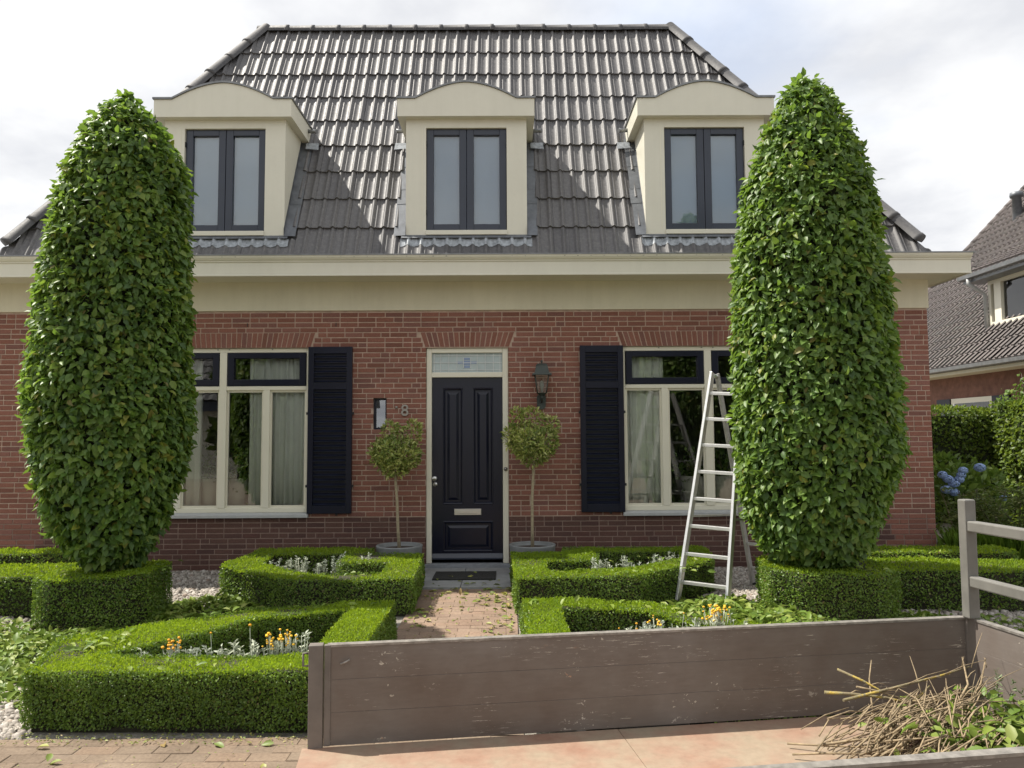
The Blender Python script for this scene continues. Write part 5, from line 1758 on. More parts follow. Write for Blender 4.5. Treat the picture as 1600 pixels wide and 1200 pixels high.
def bar(a, b, wx, wy, side):
    """rectangular bar from a to b; side is the direction of its width"""
    a, b, s = Vector(a), Vector(b), Vector(side).normalized()
    d = (b - a).normalized()
    s = (s - d * s.dot(d)).normalized()
    t = d.cross(s)
    m = MB()
    return m.obox(a - s * wx / 2 - t * wy / 2, s * wx, t * wy, b - a)


FLb, FLt = Vector((1.600, 7.42, 0.0)), Vector((2.085, 7.80, 2.225))
FRb, FRt = Vector((1.99, 7.12, 0.0)), Vector((2.335, 7.62, 2.20))
RLb, RLt = Vector((2.585, 8.24, 0.0)), Vector((2.155, 7.88, 2.215))
RRb, RRt = Vector((3.00, 7.94, 0.0)), Vector((2.41, 7.70, 2.19))
RD = (0.80, -0.60, 0)                       # the way the rungs run
for a, b, nm, mt in ((FLb, FLt, 'stile', 'alu'), (FRb, FRt, 'stile', 'alu'), (RLb, RLt, 'rear_stile', 'alu_dull'), (RRb, RRt, 'rear_stile', 'alu_dull')):
    bevel(bar(a, b, 0.028, 0.078, RD).build(nm, MAT[mt], lad), 0.004)
for k in range(8):
    t = 0.085 + 0.117 * k
    a, b = FLb.lerp(FLt, t), FRb.lerp(FRt, t)
    bevel(bar(a, b, 0.034, 0.034, (0, 0, 1)).build('rung', MAT['alu'], lad), 0.004)
    a, b = RLb.lerp(RLt, t), RRb.lerp(RRt, t)
    if k < 7:
        bevel(bar(a, b, 0.03, 0.03, (0, 0, 1)).build('rear_rung', MAT['alu_dull'], lad), 0.004)
for a in (FLb, FRb, RLb, RRb):
    MB().box(a.x - 0.022, a.x + 0.022, a.y - 0.045, a.y + 0.045, -0.005, 0.03).build('rubber_foot', MAT['rubber'], lad)
for a, b in ((FLt, RLt), (FRt, RRt)):
    c = (a + b) / 2
    MB().tube([c - Vector((0.03, 0, 0.03)), c + Vector((0.03, 0, -0.03))], 0.022, 10).build('hinge', MAT['steel'], lad)
bevel(bar(FLb.lerp(FLt, 0.36), RLb.lerp(RLt, 0.34), 0.02, 0.006, (0, 0, 1)).build('brace', MAT['alu_dull'], lad), 0.001)
bevel(bar(FRb.lerp(FRt, 0.36), RRb.lerp(RRt, 0.34), 0.02, 0.006, (0, 0, 1)).build('brace', MAT['alu_dull'], lad), 0.001)

# ------------------------------------------------------------------ trailer
TA = R(8.0)
TO = Vector((-0.785, 3.185, 0))
tt = Vector((math.cos(TA), math.sin(TA), 0))
tn = Vector((math.sin(TA), -math.cos(TA), 0))
tz = Vector((0, 0, 1))
trailer = empty('trailer', (TO.x, TO.y, 0), 'open grey brown utility trailer with scratched sides and a red brown bed', 'trailer')


def tb(mb, t0, t1, n0, n1, z0, z1):
    return mb.obox(TO + tt * t0 + tn * n0 + tz * z0, tt * (t1 - t0), tn * (n1 - n0), tz * (z1 - z0))


LEN, WID = 2.955, 1.35
tb(MB(), -0.05, 1.255, 0.004, WID, 0.325, 0.349).build('bed_panel', MAT['bed'], trailer)
tb(MB(), 1.258, LEN - 0.003, 0.004, WID, 0.325, 0.348).build('bed_panel', MAT['bed'], trailer)
fr = MB()
tb(fr, -0.05, LEN, -0.035, 0.02, 0.22, 0.324); tb(fr, -0.05, LEN, WID - 0.02, WID + 0.035, 0.22, 0.324)
for q in (0.0, 0.9, 1.8, 2.85): tb(fr, q, q + 0.06, 0.021, WID - 0.021, 0.24, 0.323)
fr.build('chassis', MAT['trailer_frame'], trailer)
zb = [0.352, 0.482, 0.612, 0.742]
for n0, n1, nm in ((-0.028, 0.0, 'side_board'), (WID, WID + 0.028, 'side_board')):
    for i in range(3):
        s = tb(MB(), 0.045, LEN - 0.045, n0, n1, zb[i] + 0.0003, zb[i + 1] - 0.0003)
        bevel(s.build(nm, MAT['board'], trailer), 0.0007, 1)
    tb(MB(), 0.045, LEN - 0.045, n0 - 0.004, n1 + 0.004, 0.7425, 0.752).build('top_edge', MAT['worn_edge'], trailer)
for i in range(3):
    bevel(tb(MB(), LEN - 0.028, LEN, 0.045, WID - 0.045, zb[i] + 0.0003, zb[i + 1] - 0.0003).build('head_board', MAT['board'], trailer), 0.0007, 1)
tb(MB(), LEN - 0.032, LEN + 0.004, 0.045, WID - 0.045, 0.7425, 0.752).build('top_edge', MAT['worn_edge'], trailer)
for n0 in (-0.034, WID - 0.012):
    bevel(tb(MB(), -0.028, 0.030, n0, n0 + 0.046, 0.22, 0.755).build('corner_post', MAT['trailer_frame'], trailer), 0.004)
    bevel(tb(MB(), 0.0335, 0.060, n0 + 0.014, n0 + 0.040, 0.352, 0.752).build('end_strip', MAT['trailer_frame'], trailer), 0.003)
for n0 in (-0.03, WID - 0.015):
    cp = MB()
    tb(cp, LEN - 0.045, LEN + 0.006, n0, n0 + 0.044, 0.352, 0.753)
    bevel(cp.build('corner_post', MAT['trailer_frame'], trailer), 0.006)
# tubular rack on the headboard
for n0 in (0.0, WID - 0.06):
    bevel(tb(MB(), LEN - 0.058, LEN - 0.002, n0, n0 + 0.05, 0.7535, 1.292).build('rack_post', MAT['grey_rack'], trailer), 0.006)
for z0, z1 in ((1.148, 1.196), (0.898, 0.946)):
    bevel(tb(MB(), LEN - 0.054, LEN - 0.006, 0.051, WID - 0.061, z0, z1).build('rack_rail', MAT['grey_rack'], trailer), 0.006)
for s_ in (0.10, 0.0):
    pass
hk = MB()
c = TO + tt * 0.10 + tn * 0.003 + tz * 0.675
hk.tube([c, c + tn * 0.012 + tz * 0.002, c + tn * 0.012 + tt * 0.02 + tz * 0.01, c + tt * 0.035 + tz * 0.016 + tn * 0.004], 0.004, 6)
hk.build('hook', MAT['worn_edge'], trailer)
lt = MB()
c = TO + tt * (-0.029) + tn * (-0.01) + tz * 0.72
lt.tube([c, c - tt * 0.022, c - tt * 0.022 - tz * 0.05, c - tz * 0.05], 0.005, 6)
lt.build('latch', MAT['trailer_frame'], trailer)
for n0 in (-0.24, WID + 0.06):
    wc = TO + tt * 1.45 + tn * (n0 + 0.09) + tz * 0.28
    w_ = MB()
    prof_ = [(0.17, -0.07), (0.27, -0.08), (0.285, -0.05), (0.285, 0.05), (0.27, 0.08), (0.17, 0.07)]
    seg = 28
    vs = []
    for r_, h in prof_:
        for k in range(seg):
            a = 2 * math.pi * k / seg
            vs.append(wc + tt * (r_ * math.cos(a)) + tz * (r_ * math.sin(a)) + tn * h)
    w_.add(vs, [(i * seg + k, i * seg + (k + 1) % seg, (i + 1) * seg + (k + 1) % seg, (i + 1) * seg + k) for i in range(5) for k in range(seg)], True)
    wh = w_.build('wheel', MAT['rubber'], trailer)
    MB().tube([wc - tn * 0.06, wc + tn * 0.06], 0.168, 20).build('rim', MAT['alu_dull'], wh)
    mg = MB()
    for k in range(8):
        a0, a1 = math.pi * k / 8, math.pi * (k + 1) / 8
        p0, p1 = wc + tt * (0.33 * math.cos(a0)) + tz * (0.30 * math.sin(a0)) - tn * 0.10, wc + tt * (0.33 * math.cos(a1)) + tz * (0.30 * math.sin(a1)) - tn * 0.10
        mg.add([p0, p1, p1 + tn * 0.2, p0 + tn * 0.2], [(0, 1, 2, 3)])
    mg.build('mudguard', MAT['black'], trailer)
MB().tube([TO + tt * 1.45 - tn * 0.1 + tz * 0.25, TO + tt * 1.45 + tn * (WID + 0.1) + tz * 0.25], 0.03, 8).build('axle', MAT['trailer_frame'], trailer)
MB().tube([TO + tt * LEN + tn * WID / 2 + tz * 0.27, TO + tt * (LEN + 1.2) + tn * WID / 2 + tz * 0.30], 0.04, 8).build('drawbar', MAT['trailer_frame'], trailer)


# ------------------------------------------------------------------ cut branches in the trailer
def tpos(t, n, z):
    return TO + tt * t + tn * n + tz * z


def tpt(x, y):
    v_ = Vector((x, y, 0)) - TO
    return v_.dot(tt), v_.dot(tn)


# named by bed coordinates: along the trailer, away from the far side, height above ground
BR = [((1.93, 0.30, 0.58), (2.78, 0.16, 0.66), 0.010, 'lichen'), ((1.98, 0.42, 0.38), (2.50, 0.20, 0.58), 0.013, 'lichen'), ((1.72, 0.42, 0.42), (2.35, 0.42, 0.44), 0.009, ''), ((2.20, 0.48, 0.40), (2.78, 0.12, 0.70), 0.010, ''),
      ((1.90, 0.20, 0.58), (2.30, 0.30, 0.54), 0.012, 'lichen'), ((2.10, 0.30, 0.44), (2.22, 0.14, 0.72), 0.007, ''), ((2.05, 0.10, 0.66), (2.30, 0.30, 0.47), 0.009, 'lichen'), ((2.15, 0.35, 0.52), (2.74, 0.30, 0.56), 0.011, ''),
      ((1.80, 0.55, 0.37), (2.42, 0.38, 0.50), 0.009, ''), ((1.95, 0.60, 0.37), (2.70, 0.28, 0.56), 0.010, ''), ((2.00, 0.66, 0.37), (2.72, 0.40, 0.52), 0.009, ''), ((1.85, 0.50, 0.40), (2.60, 0.55, 0.46), 0.008, ''),
      ((2.10, 0.52, 0.40), (2.80, 0.30, 0.62), 0.008, ''), ((2.30, 0.50, 0.42), (2.84, 0.20, 0.72), 0.009, ''), ((1.62, 0.30, 0.37), (2.10, 0.45, 0.40), 0.007, ''), ((1.58, 0.40, 0.37), (2.05, 0.50, 0.38), 0.007, ''),
      ((2.05, 0.24, 0.62), (2.35, 0.26, 0.50), 0.007, ''), ((2.25, 0.34, 0.60), (2.40, 0.30, 0.48), 0.006, ''), ((1.45, 0.52, 0.358), (1.62, 0.60, 0.356), 0.005, ''), ((1.30, 0.50, 0.356), (1.44, 0.51, 0.357), 0.005, ''),
      ((2.15, 0.60, 0.42), (2.75, 0.45, 0.48), 0.011, 'lichen'), ((2.02, 0.55, 0.46), (2.62, 0.35, 0.58), 0.012, ''), ((2.3, 0.66, 0.38), (2.82, 0.42, 0.5), 0.009, ''), ((1.95, 0.70, 0.36), (2.45, 0.70, 0.39), 0.009, '')]
blab = ['long brown branch with the lichened tip reaching left over the pile', 'thick lichened branch leaning up from the front of the pile', 'straight bare branch lying flat across the left of the pile', 'thin branch reaching up to the trailer corner post',
        'stubby yellow lichened branch end pointing left above the pile', 'upright thin twig standing above the middle of the pile', 'short lichened branch tilted against the far trailer side', 'smooth brown branch lying level along the back of the pile',
        'bare branch with its butt on the bed, leftmost in the body of the pile', 'long bare branch sloping from the bed up to the back of the pile', 'bare branch low on the near side of the pile', 'thin branch lying level across the middle of the pile',
        'thin bare branch rising steeply towards the trailer corner', 'longest bare branch tip, reaching highest beside the corner post', 'thin branch on the bed just left of the pile', 'thin branch on the bed at the left foot of the pile',
        'short twig poking up left of the middle of the pile', 'short stub twig standing on the middle of the pile', 'loose twig on the bed between the pile and the bare panel', 'loose twig on the bare bed, furthest from the pile',
        'lichened branch half buried in the right of the pile', 'stout brown branch through the top of the pile', 'bare branch at the near right of the pile among leaves', 'bare branch on the bed along the near edge of the pile']
BG = 'cut branches piled in the trailer bed'
for i, (a, b, r_, kind) in enumerate(BR):
    r_ *= 0.60
    sq = lambda p: (2.46 + (p[0] - 2.36) * 0.80, p[1], 0.352 + (p[2] - 0.352) * 0.74)
    pa, pb = tpos(*sq(a)), tpos(*sq(b))
    d = pb - pa
    L_ = d.length
    side = Vector((random.uniform(-1, 1), random.uniform(-1, 1), random.uniform(0, 0.6))) * L_ * 0.10
    pts = [pa, pa + d * 0.3 + side * 0.7, pa + d * 0.65 + side, pb]
    m = MB().tube(pts, [r_, r_ * 0.9, r_ * 0.72, r_ * 0.5], 7)
    o = m.build('branch', MAT['twig_lichen' if kind else 'twig'])
    lab = blab[i]
    tag(o, lab, 'branch', BG)
    if L_ > 0.3:
        for k in range(5):
            tw = MB()
            q = pa + d * (0.25 + 0.15 * k) + side * 0.8
            e = q + (d.normalized() * random.uniform(0.5, 1) + Vector((random.uniform(-.6, .6), random.uniform(-.6, .6), random.uniform(-0.1, .6)))) * random.uniform(0.06, 0.16)
            if e.z < 0.36: e.z = 0.36
            tw.tube([q, (q + e) / 2 + Vector((0, 0, 0.008)), e], [r_ * 0.38, r_ * 0.3, r_ * 0.15], 5)
            tw.build('side_twig', MAT['twig'], o)
heap = MB()
for k in range(420):
    t0 = random.gauss(2.44, 0.17); n0 = random.uniform(0.22, 0.80)
    z0 = 0.355 + max(0, 0.18 * (1 - ((t0 - 2.4) / 0.5) ** 2) * (1 - ((n0 - 0.48) / 0.42) ** 2)) * random.random()
    a_ = random.gauss(-0.5, 0.32)
    L_ = random.uniform(0.12, 0.38)
    pa = tpos(t0 - math.cos(a_) * L_ / 2, n0 - math.sin(a_) * L_ / 2, max(0.354, z0 + random.uniform(-0.03, 0.02)))
    pb = tpos(min(t0 + math.cos(a_) * L_ / 2, 2.88), max(0.06, n0 + math.sin(a_) * L_ / 2), max(0.354, z0 + random.uniform(-0.02, 0.07)))
    mid = (pa + pb) / 2 + Vector((random.uniform(-.02, .02), random.uniform(-.02, .02), random.uniform(-.005, .03)))
    heap.tube([pa, mid, pb], [random.uniform(0.0022, 0.0045), 0.0028, 0.0016], 5)
tag(heap.build('twigs', MAT['twig']), 'tangle of thin cut twigs heaped in the trailer corner', 'twigs', None, 'stuff')


def trailer_leaves(zones, mat, name, label, s0, s1, asp):
    arr = []
    for t0, n0, z0, rt_, rn, rz, n in zones:
        g = rng.normal(size=(n, 3)) * np.array([rt_, rn, rz]) * 0.5
        P = np.array([tuple(tpos(min(t0 + q[0], 2.9), max(0.05, n0 + q[1]), max(0.356, z0 + q[2]))) for q in g])
        L = rng.uniform(s0, s1, n)
        arr.append(leaves(P, np.array([0, 0, 0.9]) + rng.normal(size=(n, 3)) * 0.6, rng.normal(size=(n, 3)) * np.array([1, 1, 0.5]), L, L * asp, rng.random(n)))
    V, F, T = join_arrays(arr)
    tag(link_mesh(name, tri_mesh(name, V, F, T, mat)), label, 'clippings', None, 'stuff')


trailer_leaves([(2.65, 0.40, 0.50, 0.14, 0.1, 0.06, 24), (2.55, 0.70, 0.47, 0.36, 0.20, 0.06, 300), (2.75, 0.62, 0.50, 0.22, 0.20, 0.07, 220), (2.35, 0.80, 0.40, 0.34, 0.14, 0.05, 140), (2.08, 0.72, 0.385, 0.12, 0.05, 0.04, 10), (1.9, 0.58, 0.37, 0.06, 0.06, 0.03, 4), (2.4, 0.5, 0.5, 0.25, 0.15, 0.05, 26)], MAT['clipping'], 'leafy_clippings', 'green leaves lying among the cut branches in the trailer', 0.035, 0.08, 0.66)
arr = []
for t0, n0, z0 in [(random.gauss(2.82, 0.06), random.gauss(0.36 + 0.2 * random.random(), 0.08), random.uniform(0.37, 0.50)) for _ in range(46)]:
    b = np.array(tpos(min(t0, 2.9), n0, z0))
    d = norm(rng.normal(size=(1, 3)) + np.array([[-0.1, -0.3, 0.35]]))[0] * rng.uniform(0.08, 0.17)
    n = 46
    t = rng.random(n)
    P = b + d * t[:, None]
    L = rng.uniform(0.012, 0.026, n)
    arr.append(leaves(P, rng.normal(size=(n, 3)), d * 4 + rng.normal(size=(n, 3)) * 0.6, L, L * 0.3, rng.random(n), True))
V, F, T = join_arrays(arr)
tag(link_mesh('conifer_clippings', tri_mesh('conifer_clippings', V, F, T, MAT['conifer'])), 'grey green feathery clippings against the trailer headboard', 'clippings', None, 'stuff')

# ------------------------------------------------------------------ the right hand garden
def hedge_wall(x0, x1, y0, y1, z1, label, n_per, leaf, seed, sides='f'):
    g = np.random.default_rng(seed)
    o = empty('tall_hedge', ((x0 + x1) / 2, (y0 + y1) / 2, 0), label, 'hedge', 'tall clipped hedges towards the neighbour')
    MB().box(x0 + 0.1, x1 - 0.1, y0 + 0.1, y1 - 0.1, -0.02, z1 - 0.1).build('inner_twigs', MAT['crown_core'], o)
    arr = []

    def face(n, fn, nn):
        P = fn(g.random(n), g.random(n))
        w = 0.03 * (np.sin(P[:, 0] * 3.1 + P[:, 2] * 4) + np.sin(P[:, 1] * 3.7 + P[:, 2] * 2.3 + 1)) - g.exponential(0.05, n)
        P = P + np.array(nn) * w[:, None]
        L = g.uniform(0.7, 1.3, n) * leaf
        D = np.array(nn) * 0.5 + np.array([0, 0, -0.2 if nn[2] == 0 else 0.5]) + g.normal(size=(n, 3)) * 0.6
        arr.append(leaves(P, np.array(nn) + np.array([0, 0, 0.5]) + g.normal(size=(n, 3)) * 0.5, D, L, L * 0.62, np.clip(g.normal(size=n) * 0.25 + 0.45, 0, 1), True))
    face(int((x1 - x0) * z1 * n_per), lambda a, b: np.stack([x0 + (x1 - x0) * a, np.full(len(a), y0), z1 * b], 1), (0, -1, 0))
    face(int((y1 - y0) * z1 * n_per), lambda a, b: np.stack([np.full(len(a), x0), y0 + (y1 - y0) * a, z1 * b], 1), (-1, 0, 0))
    face(int((x1 - x0) * (y1 - y0) * n_per), lambda a, b: np.stack([x0 + (x1 - x0) * a, y0 + (y1 - y0) * b, np.full(len(a), z1)], 1), (0, 0, 1))
    V, F, T = join_arrays(arr)
    link_mesh('foliage', tri_mesh('foliage', V, F, T, MAT['tall_hedge']), None, o)


hedge_wall(6.6, 9.2, 13.9, 14.6, 2.0, 'dark shaded face of the tall hedge behind the blue hydrangea', 900, 0.075, 31)
hedge_wall(8.72, 9.5, 9.5, 13.88, 2.14, 'sunlit tall hedge running forward at the right edge beside the neighbouring house', 900, 0.075, 32)

hy = empty('hydrangea_bush', (6.45, 11.0, 0), 'hydrangea bush with blue flower heads beside the brick corner', 'bush')
foliage_blob([((6.45, 11.05, 0.55), (0.6, 0.45, 0.55)), ((6.3, 11.1, 0.98), (0.28, 0.25, 0.28)), ((6.75, 11.1, 0.85), (0.3, 0.28, 0.28))], 900, 0.12, MAT['hydleaf'], 'foliage', hy, 0.3, 0.8, aspect=0.66)
for (x, z, r_) in ((6.20, 1.00, .085), (6.28, 0.94, .09), (6.36, 0.88, .10), (6.44, 0.93, .085), (6.25, 0.79, .10), (6.36, 0.75, .09), (6.74, 1.10, .10), (6.50, 1.06, .085), (6.47, 0.99, .08), (7.06, 0.66, .07)):
    fb = np.array([x * 0.965, 10.62, 1.6 - (1.6 - z) * 0.965])
    n = 260
    d = norm(rng.normal(size=(n, 3)))
    r_ *= 0.8
    V, F, T = leaves(fb + d * r_ * np.array([1, 1, 0.75]) * 0.9, d, np.cross(d, rng.normal(size=(n, 3))), np.full(n, r_ * 0.30), np.full(n, r_ * 0.28), rng.random(n), True)
    link_mesh('flower_head', tri_mesh('flower_head', V, F, T, MAT['hydrangea']), None, hy)
st = MB()
for k in range(10):
    st.tube([(6.45 + random.uniform(-.1, .1), 11.0, 0), (6.45 + random.uniform(-.4, .4), 10.9, 0.75)], [0.01, 0.005], 5)
st.build('stem', MAT['bark_pale'], hy)

sb = empty('feathery_shrub', (6.7, 10.2, 0), 'loose brownish green shrub in front of the tall hedge', 'shrub')
arr = []
for k in range(240):
    a = rng.uniform(0, 6.28)
    b = np.array([rng.uniform(5.85, 8.1), rng.uniform(9.9, 10.6), rng.uniform(0.15, 0.85)])
    d = np.array([rng.normal() * 0.6, -0.3 + rng.normal() * 0.4, rng.uniform(-0.2, 0.5)])
    d = d / np.linalg.norm(d) * rng.uniform(0.25, 0.45)
    n = 34
    t = rng.random(n)
    P = b + d * t[:, None] - np.array([0, 0, 0.15]) * (t ** 2)[:, None]
    side = np.cross(d, [0, 0, 1.0]); side = side / (np.linalg.norm(side) + 1e-9)
    D = d[None] * 1.5 + side[None] * np.where(rng.random(n) < .5, 1, -1)[:, None] + rng.normal(size=(n, 3)) * 0.2
    L = rng.uniform(0.04, 0.085, n)
    arr.append(leaves(P, np.array([0, 0, 1.0]) + rng.normal(size=(n, 3)) * 0.4, D, L, L * 0.28, rng.random(n), True))
V, F, T = join_arrays(arr)
link_mesh('foliage', tri_mesh('foliage', V, F, T, MAT['shrub']), None, sb)
st = MB()
for k in range(26):
    x = random.uniform(5.95, 8.0)
    st.tube([(x, 10.3, -0.02), (x + random.uniform(-.15, .15), 10.25, 0.45), (x + random.uniform(-.3, .3), 10.15, 0.85)], [0.012, 0.008, 0.003], 5)
st.build('stem', MAT['bark'], sb)

gt = empty('ornamental_grass', (5.9, 9.0, 0), 'bright green tuft of ornamental grass behind the trailer rack', 'grass tuft')
n = 4200
a = rng.uniform(0, 6.28, n); r = np.sqrt(rng.random(n)) * 0.62
P = np.stack([5.98 + r * np.cos(a) * 1.15, 9.05 + r * np.sin(a) * 0.6, np.zeros(n)], 1)
D = np.stack([np.cos(a) * r * 0.6 + rng.normal(size=n) * 0.16, np.sin(a) * r * 0.4 + rng.normal(size=n) * 0.16, np.ones(n)], 1)
L = rng.uniform(0.3, 0.52, n)
V, F, T = leaves(P, rng.normal(size=(n, 3)), D, L, np.full(n, 0.012), rng.random(n), True)
link_mesh('blades', tri_mesh('blades', V, F, T, MAT['grass']), None, gt)

ro = empty('climbing_rose', (9.0, 12.4, 0), 'thin leafy shoots rising above the sunlit tall hedge', 'shrub')
arr = []
st = MB()
for (x, y, z) in ((8.95, 13.3, 2.62), (9.05, 13.1, 2.45), (8.82, 13.5, 2.36), (9.2, 12.9, 2.5), (8.9, 13.2, 2.3), (9.12, 13.0, 2.75)):
    st.tube([(x + 0.1, y, 1.9), (x + 0.03, y, (1.9 + z) / 2), (x, y, z)], [0.01, 0.007, 0.004], 5)
    n = 60
    t = rng.random(n)
    P = np.array([x, y, 0]) + np.stack([rng.normal(size=n) * 0.06, rng.normal(size=n) * 0.06, 2.05 + (z - 2.05) * t], 1)
    L = rng.uniform(0.06, 0.11, n)
    arr.append(leaves(P, rng.normal(size=(n, 3)) + np.array([0, 0, 1]), rng.normal(size=(n, 3)), L, L * 0.6, rng.random(n), True))
V, F, T = join_arrays(arr)
link_mesh('foliage', tri_mesh('foliage', V, F, T, MAT['hydleaf']), None, ro)
st.build('stem', MAT['bark'], ro)

# ------------------------------------------------------------------ neighbouring house
nb = empty('neighbouring_house', (13.0, 16, 0), 'neighbouring brick house with steep brown tiled roof and a dormer at the right', 'house')
NX, NZ, NS = 10.42, 3.15, 1.035      # eave line x, height, rise per metre
NY0, NY1 = 11.2, 23.5
NR = 17.0
MB().box(NX + 0.5, 23.5, NY0 + 0.3, NY1 - 0.3, -0.1, 3.35).build('wall', MAT['neigh_wall'], nb)
nr = MB()
zr = NZ + (NR - NX) * NS
nr.prism([(NX, NZ), (NR, zr), (2 * NR - NX, NZ)], 'y', NY0, NY1)
nroof = nr.build('roof', MAT['ridge'], nb)
# tiles as one relief mesh on the slope facing us
sl = math.hypot(1, NS)
us = Vector((1 / sl, 0, NS / sl)); un = Vector((-NS / sl, 0, 1 / sl))
rows, cols = 28, int((NY1 - NY0) / 0.205)
rise_len = (NR - NX) * sl
stp = rise_len / rows
pr = [(0.0, 0.012), (0.02, 0.0), (0.10, 0.0), (0.13, 0.042), (0.165, 0.058), (0.198, 0.042)]
VS, FS = [], []
for r_ in range(rows):
    for c in range(cols):
        b = len(VS)
        y = NY1 - c * 0.205
        jz = random.uniform(-0.004, 0.004)
        for s_, lift in ((r_ * stp - 0.03, 0.05), (r_ * stp - 0.028, 0.012), ((r_ + 1) * stp, 0.012)):
            pass
        o0 = Vector((NX, 0, NZ)) + us * (r_ * stp - 0.03)
        o1 = Vector((NX, 0, NZ)) + us * ((r_ + 1) * stp)
        for dx, h in pr:
            for o_, lf in ((o0, 0.008), (o0, 0.048 + h), (o1, 0.012 + h)):
                q = o_ + un * (lf + jz)
                VS.append((q.x, y - dx, q.z))
        for k in range(len(pr) - 1):
            i0 = b + k * 3
            FS += [(i0, i0 + 3, i0 + 4, i0 + 1), (i0 + 1, i0 + 4, i0 + 5, i0 + 2)]
me = bpy.data.meshes.new('roof_tile'); me.from_pydata(VS, [], FS); me.update()
tl = link_mesh('roof_tile', me, MAT['neigh_tile'], nroof); tl['kind'] = 'stuff'
vg = MB()
for k in range(24):
    q0 = Vector((NX, NY1 - 0.02, NZ)) + us * (k * rise_len / 24) + un * 0.06
    vg.tube([q0, q0 + us * (rise_len / 24 + 0.04)], [0.10, 0.085], 8)
vg.build('verge_tile', MAT['neigh_tile'], nroof)
MB().prism([(NX - 0.14, NZ - 0.02), (NX - 0.13, NZ - 0.10), (NX - 0.02, NZ - 0.12), (NX + 0.02, NZ - 0.02)], 'y', NY0, NY1).build('gutter', MAT['zinc'], nb)
MB().box(NX - 0.01, NX + 0.5, NY0, NY1, NZ - 0.20, NZ - 0.125).build('eaves_board', MAT['render'], nb)
# lower windows with dark shutters
for y0, y1 in ((13.6, 14.5), (17.2, 18.8)):
    w_ = MB().box(NX + 0.46, NX + 0.499, y0, y1, 1.1, 2.42).build('window', MAT['frame'], nb)
    MB().box(NX + 0.452, NX + 0.458, y0 + 0.1, y1 - 0.1, 1.2, 2.3).build('pane', MAT['glass'], w_)
    for a, b in ((y0 - 0.6, y0 - 0.02), (y1 + 0.02, y1 + 0.6)):
        MB().box(NX + 0.44, NX + 0.499, a, b, 1.1, 2.42).build('shutter', MAT['navy'], nb)
# its dormer
DXF = 11.25
dY0, dY1 = 13.6, 17.75
dz0, dz1 = 4.10, 5.12
nd = MB()
nd.box(DXF, DXF + 2.0, dY1 - 0.1, dY1, dz0 - 0.1, dz1).box(DXF, DXF + 2.0, dY0, dY0 + 0.1, dz0 - 0.1, dz1)
nd.box(DXF, DXF + 0.12, dY0 + 0.1, dY1 - 0.1, dz0 - 0.12, dz0 + 0.05).box(DXF, DXF + 0.12, dY0 + 0.1, dY1 - 0.1, dz1 - 0.08, dz1)
for y in (dY1 - 0.34, 16.0, 14.9): nd.box(DXF, DXF + 0.12, y - 0.12, y + 0.12, dz0 + 0.05, dz1 - 0.08)
ndo = nd.build('dormer', MAT['frame'], nb)
MB().box(DXF + 0.07, DXF + 0.075, dY0 + 0.1, dY1 - 0.46, dz0 + 0.05, dz1 - 0.08).build('pane', MAT['glass'], ndo)
MB().box(DXF + 0.085, DXF + 0.09, dY0 + 0.1, dY1 - 0.3, dz0 + 0.05, dz1 - 0.08).build('pane_sky', MAT['curtain'], ndo)  # pale sheet added close behind the glass, imitating reflected sky
# lean-to tiled top of the dormer, running up into the main roof
dr = MB()
dr.prism([(DXF - 0.36, 5.22), (DXF - 0.36, 5.30), (13.6, 6.62), (13.6, 6.3)], 'y', dY0 - 0.4, dY1 + 0.36)
dr.build('dormer_roof', MAT['neigh_tile'], ndo)
dt = MB()
ru = Vector((13.6 - (DXF - 0.36), 0, 6.62 - 5.30)); rl = ru.length; ru.normalize()
rnn = Vector((-ru.z, 0, ru.x))
for r_ in range(9):
    for c in range(23):
        y = dY1 + 0.36 - c * 0.205
        q0 = Vector((DXF - 0.38, y, 5.30)) + ru * (r_ * rl / 9)
        q1 = q0 + ru * (rl / 9 + 0.01)
        vs = []
        for dx, h in pr:
            for o_, lf in ((q0, 0.004), (q0, 0.04 + h), (q1, 0.008 + h)):
                p_ = o_ + rnn * lf
                vs.append((p_.x, y - dx, p_.z))
        dt.add(vs, [f_ for k in range(len(pr) - 1) for f_ in ((k * 3, k * 3 + 3, k * 3 + 4, k * 3 + 1), (k * 3 + 1, k * 3 + 4, k * 3 + 5, k * 3 + 2))])
o = link_mesh('roof_tile', dt.mesh('roof_tile'), MAT['neigh_tile'], ndo); o['kind'] = 'stuff'
MB().prism([(DXF - 0.48, 5.30), (DXF - 0.47, 5.21), (DXF - 0.37, 5.19), (DXF - 0.37, 5.30)], 'y', dY0 - 0.4, dY1 + 0.40).build('dormer_gutter', MAT['zinc'], ndo)
MB().box(DXF - 0.36, DXF + 0.1, dY0 - 0.38, dY1 + 0.34, 5.121, 5.185).build('dormer_soffit', MAT['zinc'], ndo)
MB().tube([(DXF - 0.42, dY1 + 0.05, 5.2), (DXF - 0.42, dY1 + 0.05, 5.08), (DXF - 0.2, dY1 + 0.03, 4.92), (DXF - 0.06, dY1 + 0.02, 4.82), (DXF - 0.05, dY1 + 0.02, 4.0)], 0.045, 10).build('downpipe', MAT['sill'], ndo)
fx, fy = 14.92, 22.0
MB().lathe([(0.13, 7.5), (0.12, 8.45), (0.17, 8.46), (0.185, 8.52), (0.17, 8.60), (0.0, 8.64)], (fx, fy, 0), 16).build('flue', MAT['lead'], nroof)

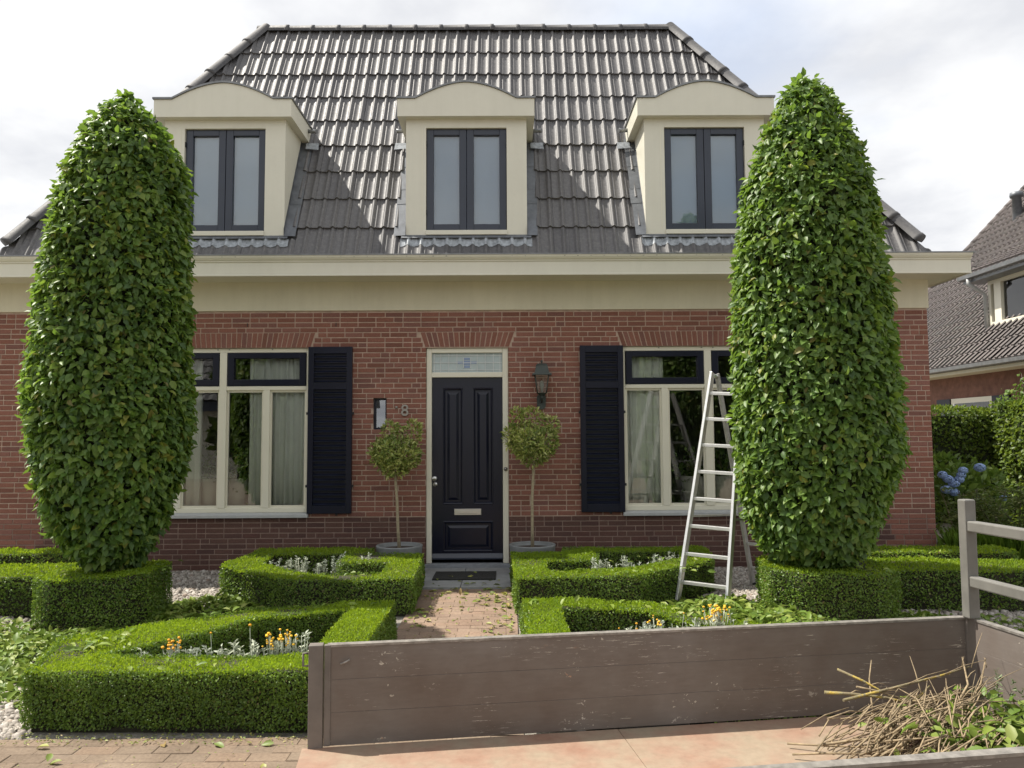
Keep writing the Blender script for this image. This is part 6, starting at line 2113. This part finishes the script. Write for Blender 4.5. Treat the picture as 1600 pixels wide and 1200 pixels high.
# ------------------------------------------------------------------ across the street (seen mirrored in the panes)
op = empty('opposite_house', (-10.5, -12, 0), 'low house with a dark tiled roof across the street, mirrored in the windows', 'house')
MB().box(-17, -6.4, -17, -11.5, -0.03, 2.75).build('wall', MAT['cream'], op)
MB().box(-17.5, -6.0, -11.5, -11.05, 2.6, 2.95).build('gutter', MAT['anthra'], op)
rf = MB()
rf.prism([(-11.05, 2.9), (-14.5, 6.6), (-18, 2.9)], 'x', -17.4, -6.1)
orf = rf.build('roof', MAT['ridge'], op)
tv, tf = [], []
for r_ in range(13):
    for c in range(37):
        q = len(tv)
        y0 = -11.0 - r_ * 0.265; z0 = 2.95 + r_ * 0.285
        x = -17.4 + c * 0.3
        tv += [(x, y0, z0 + 0.06), (x + 0.15, y0, z0 + 0.11), (x + 0.29, y0, z0 + 0.06), (x, y0 - 0.27, z0 + 0.30), (x + 0.15, y0 - 0.27, z0 + 0.35), (x + 0.29, y0 - 0.27, z0 + 0.30)]
        tf += [(q, q + 1, q + 4, q + 3), (q + 1, q + 2, q + 5, q + 4)]
me = bpy.data.meshes.new('roof_tile'); me.from_pydata(tv, [], tf); me.update()
o = link_mesh('roof_tile', me, MAT['tile'], orf); o['kind'] = 'stuff'
for x in (-14.5, -11.5, -8.6):
    w_ = MB().box(x, x + 1.4, -11.5, -11.46, 0.8, 2.2).build('window', MAT['anthra'], op)
    MB().box(x + 0.1, x + 1.3, -11.459, -11.45, 0.9, 2.1).build('pane', MAT['glass'], w_)


def round_tree(x, y, h, r_, label, seed):
    t = empty('street_tree', (x, y, 0), label, 'tree', 'dark trees across the street')
    MB().tube([(x, y, -0.05), (x + 0.05, y, h * 0.4), (x, y, h * 0.8)], [0.22, 0.17, 0.06], 10).build('trunk', MAT['bark'], t)
    lob = []
    g = random.Random(seed)
    for k in range(16):
        a = g.uniform(0, 6.28)
        q = g.uniform(0, r_ * 0.65)
        lob.append(((x + q * math.cos(a), y + q * math.sin(a), h * g.uniform(0.28, 0.9)), (r_ * g.uniform(.4, .6), r_ * g.uniform(.4, .6), r_ * g.uniform(.35, .55))))
    foliage_blob(lob, 3200, 0.42, MAT['dark_leaf'], 'crown', t, 0.1, 1.0, True, aspect=0.6)


round_tree(4.4, -10.5, 6.2, 2.3, 'large dark leafy tree across the street, mirrored in the right window', 5)
round_tree(9.0, -13.0, 6.6, 2.6, 'tallest dark leafy tree across the street, furthest to the right', 6)
round_tree(-9.4, -8.6, 4.6, 1.0, 'slender dark tree in front of the house across the street', 7)
round_tree(-6.0, -46.0, 1.8, 1.5, 'far dark tree beyond the street, opposite the front door', 8)
round_tree(-9.5, -42.0, 1.9, 1.6, 'far dark tree beyond the street, beside the opposite house', 9)
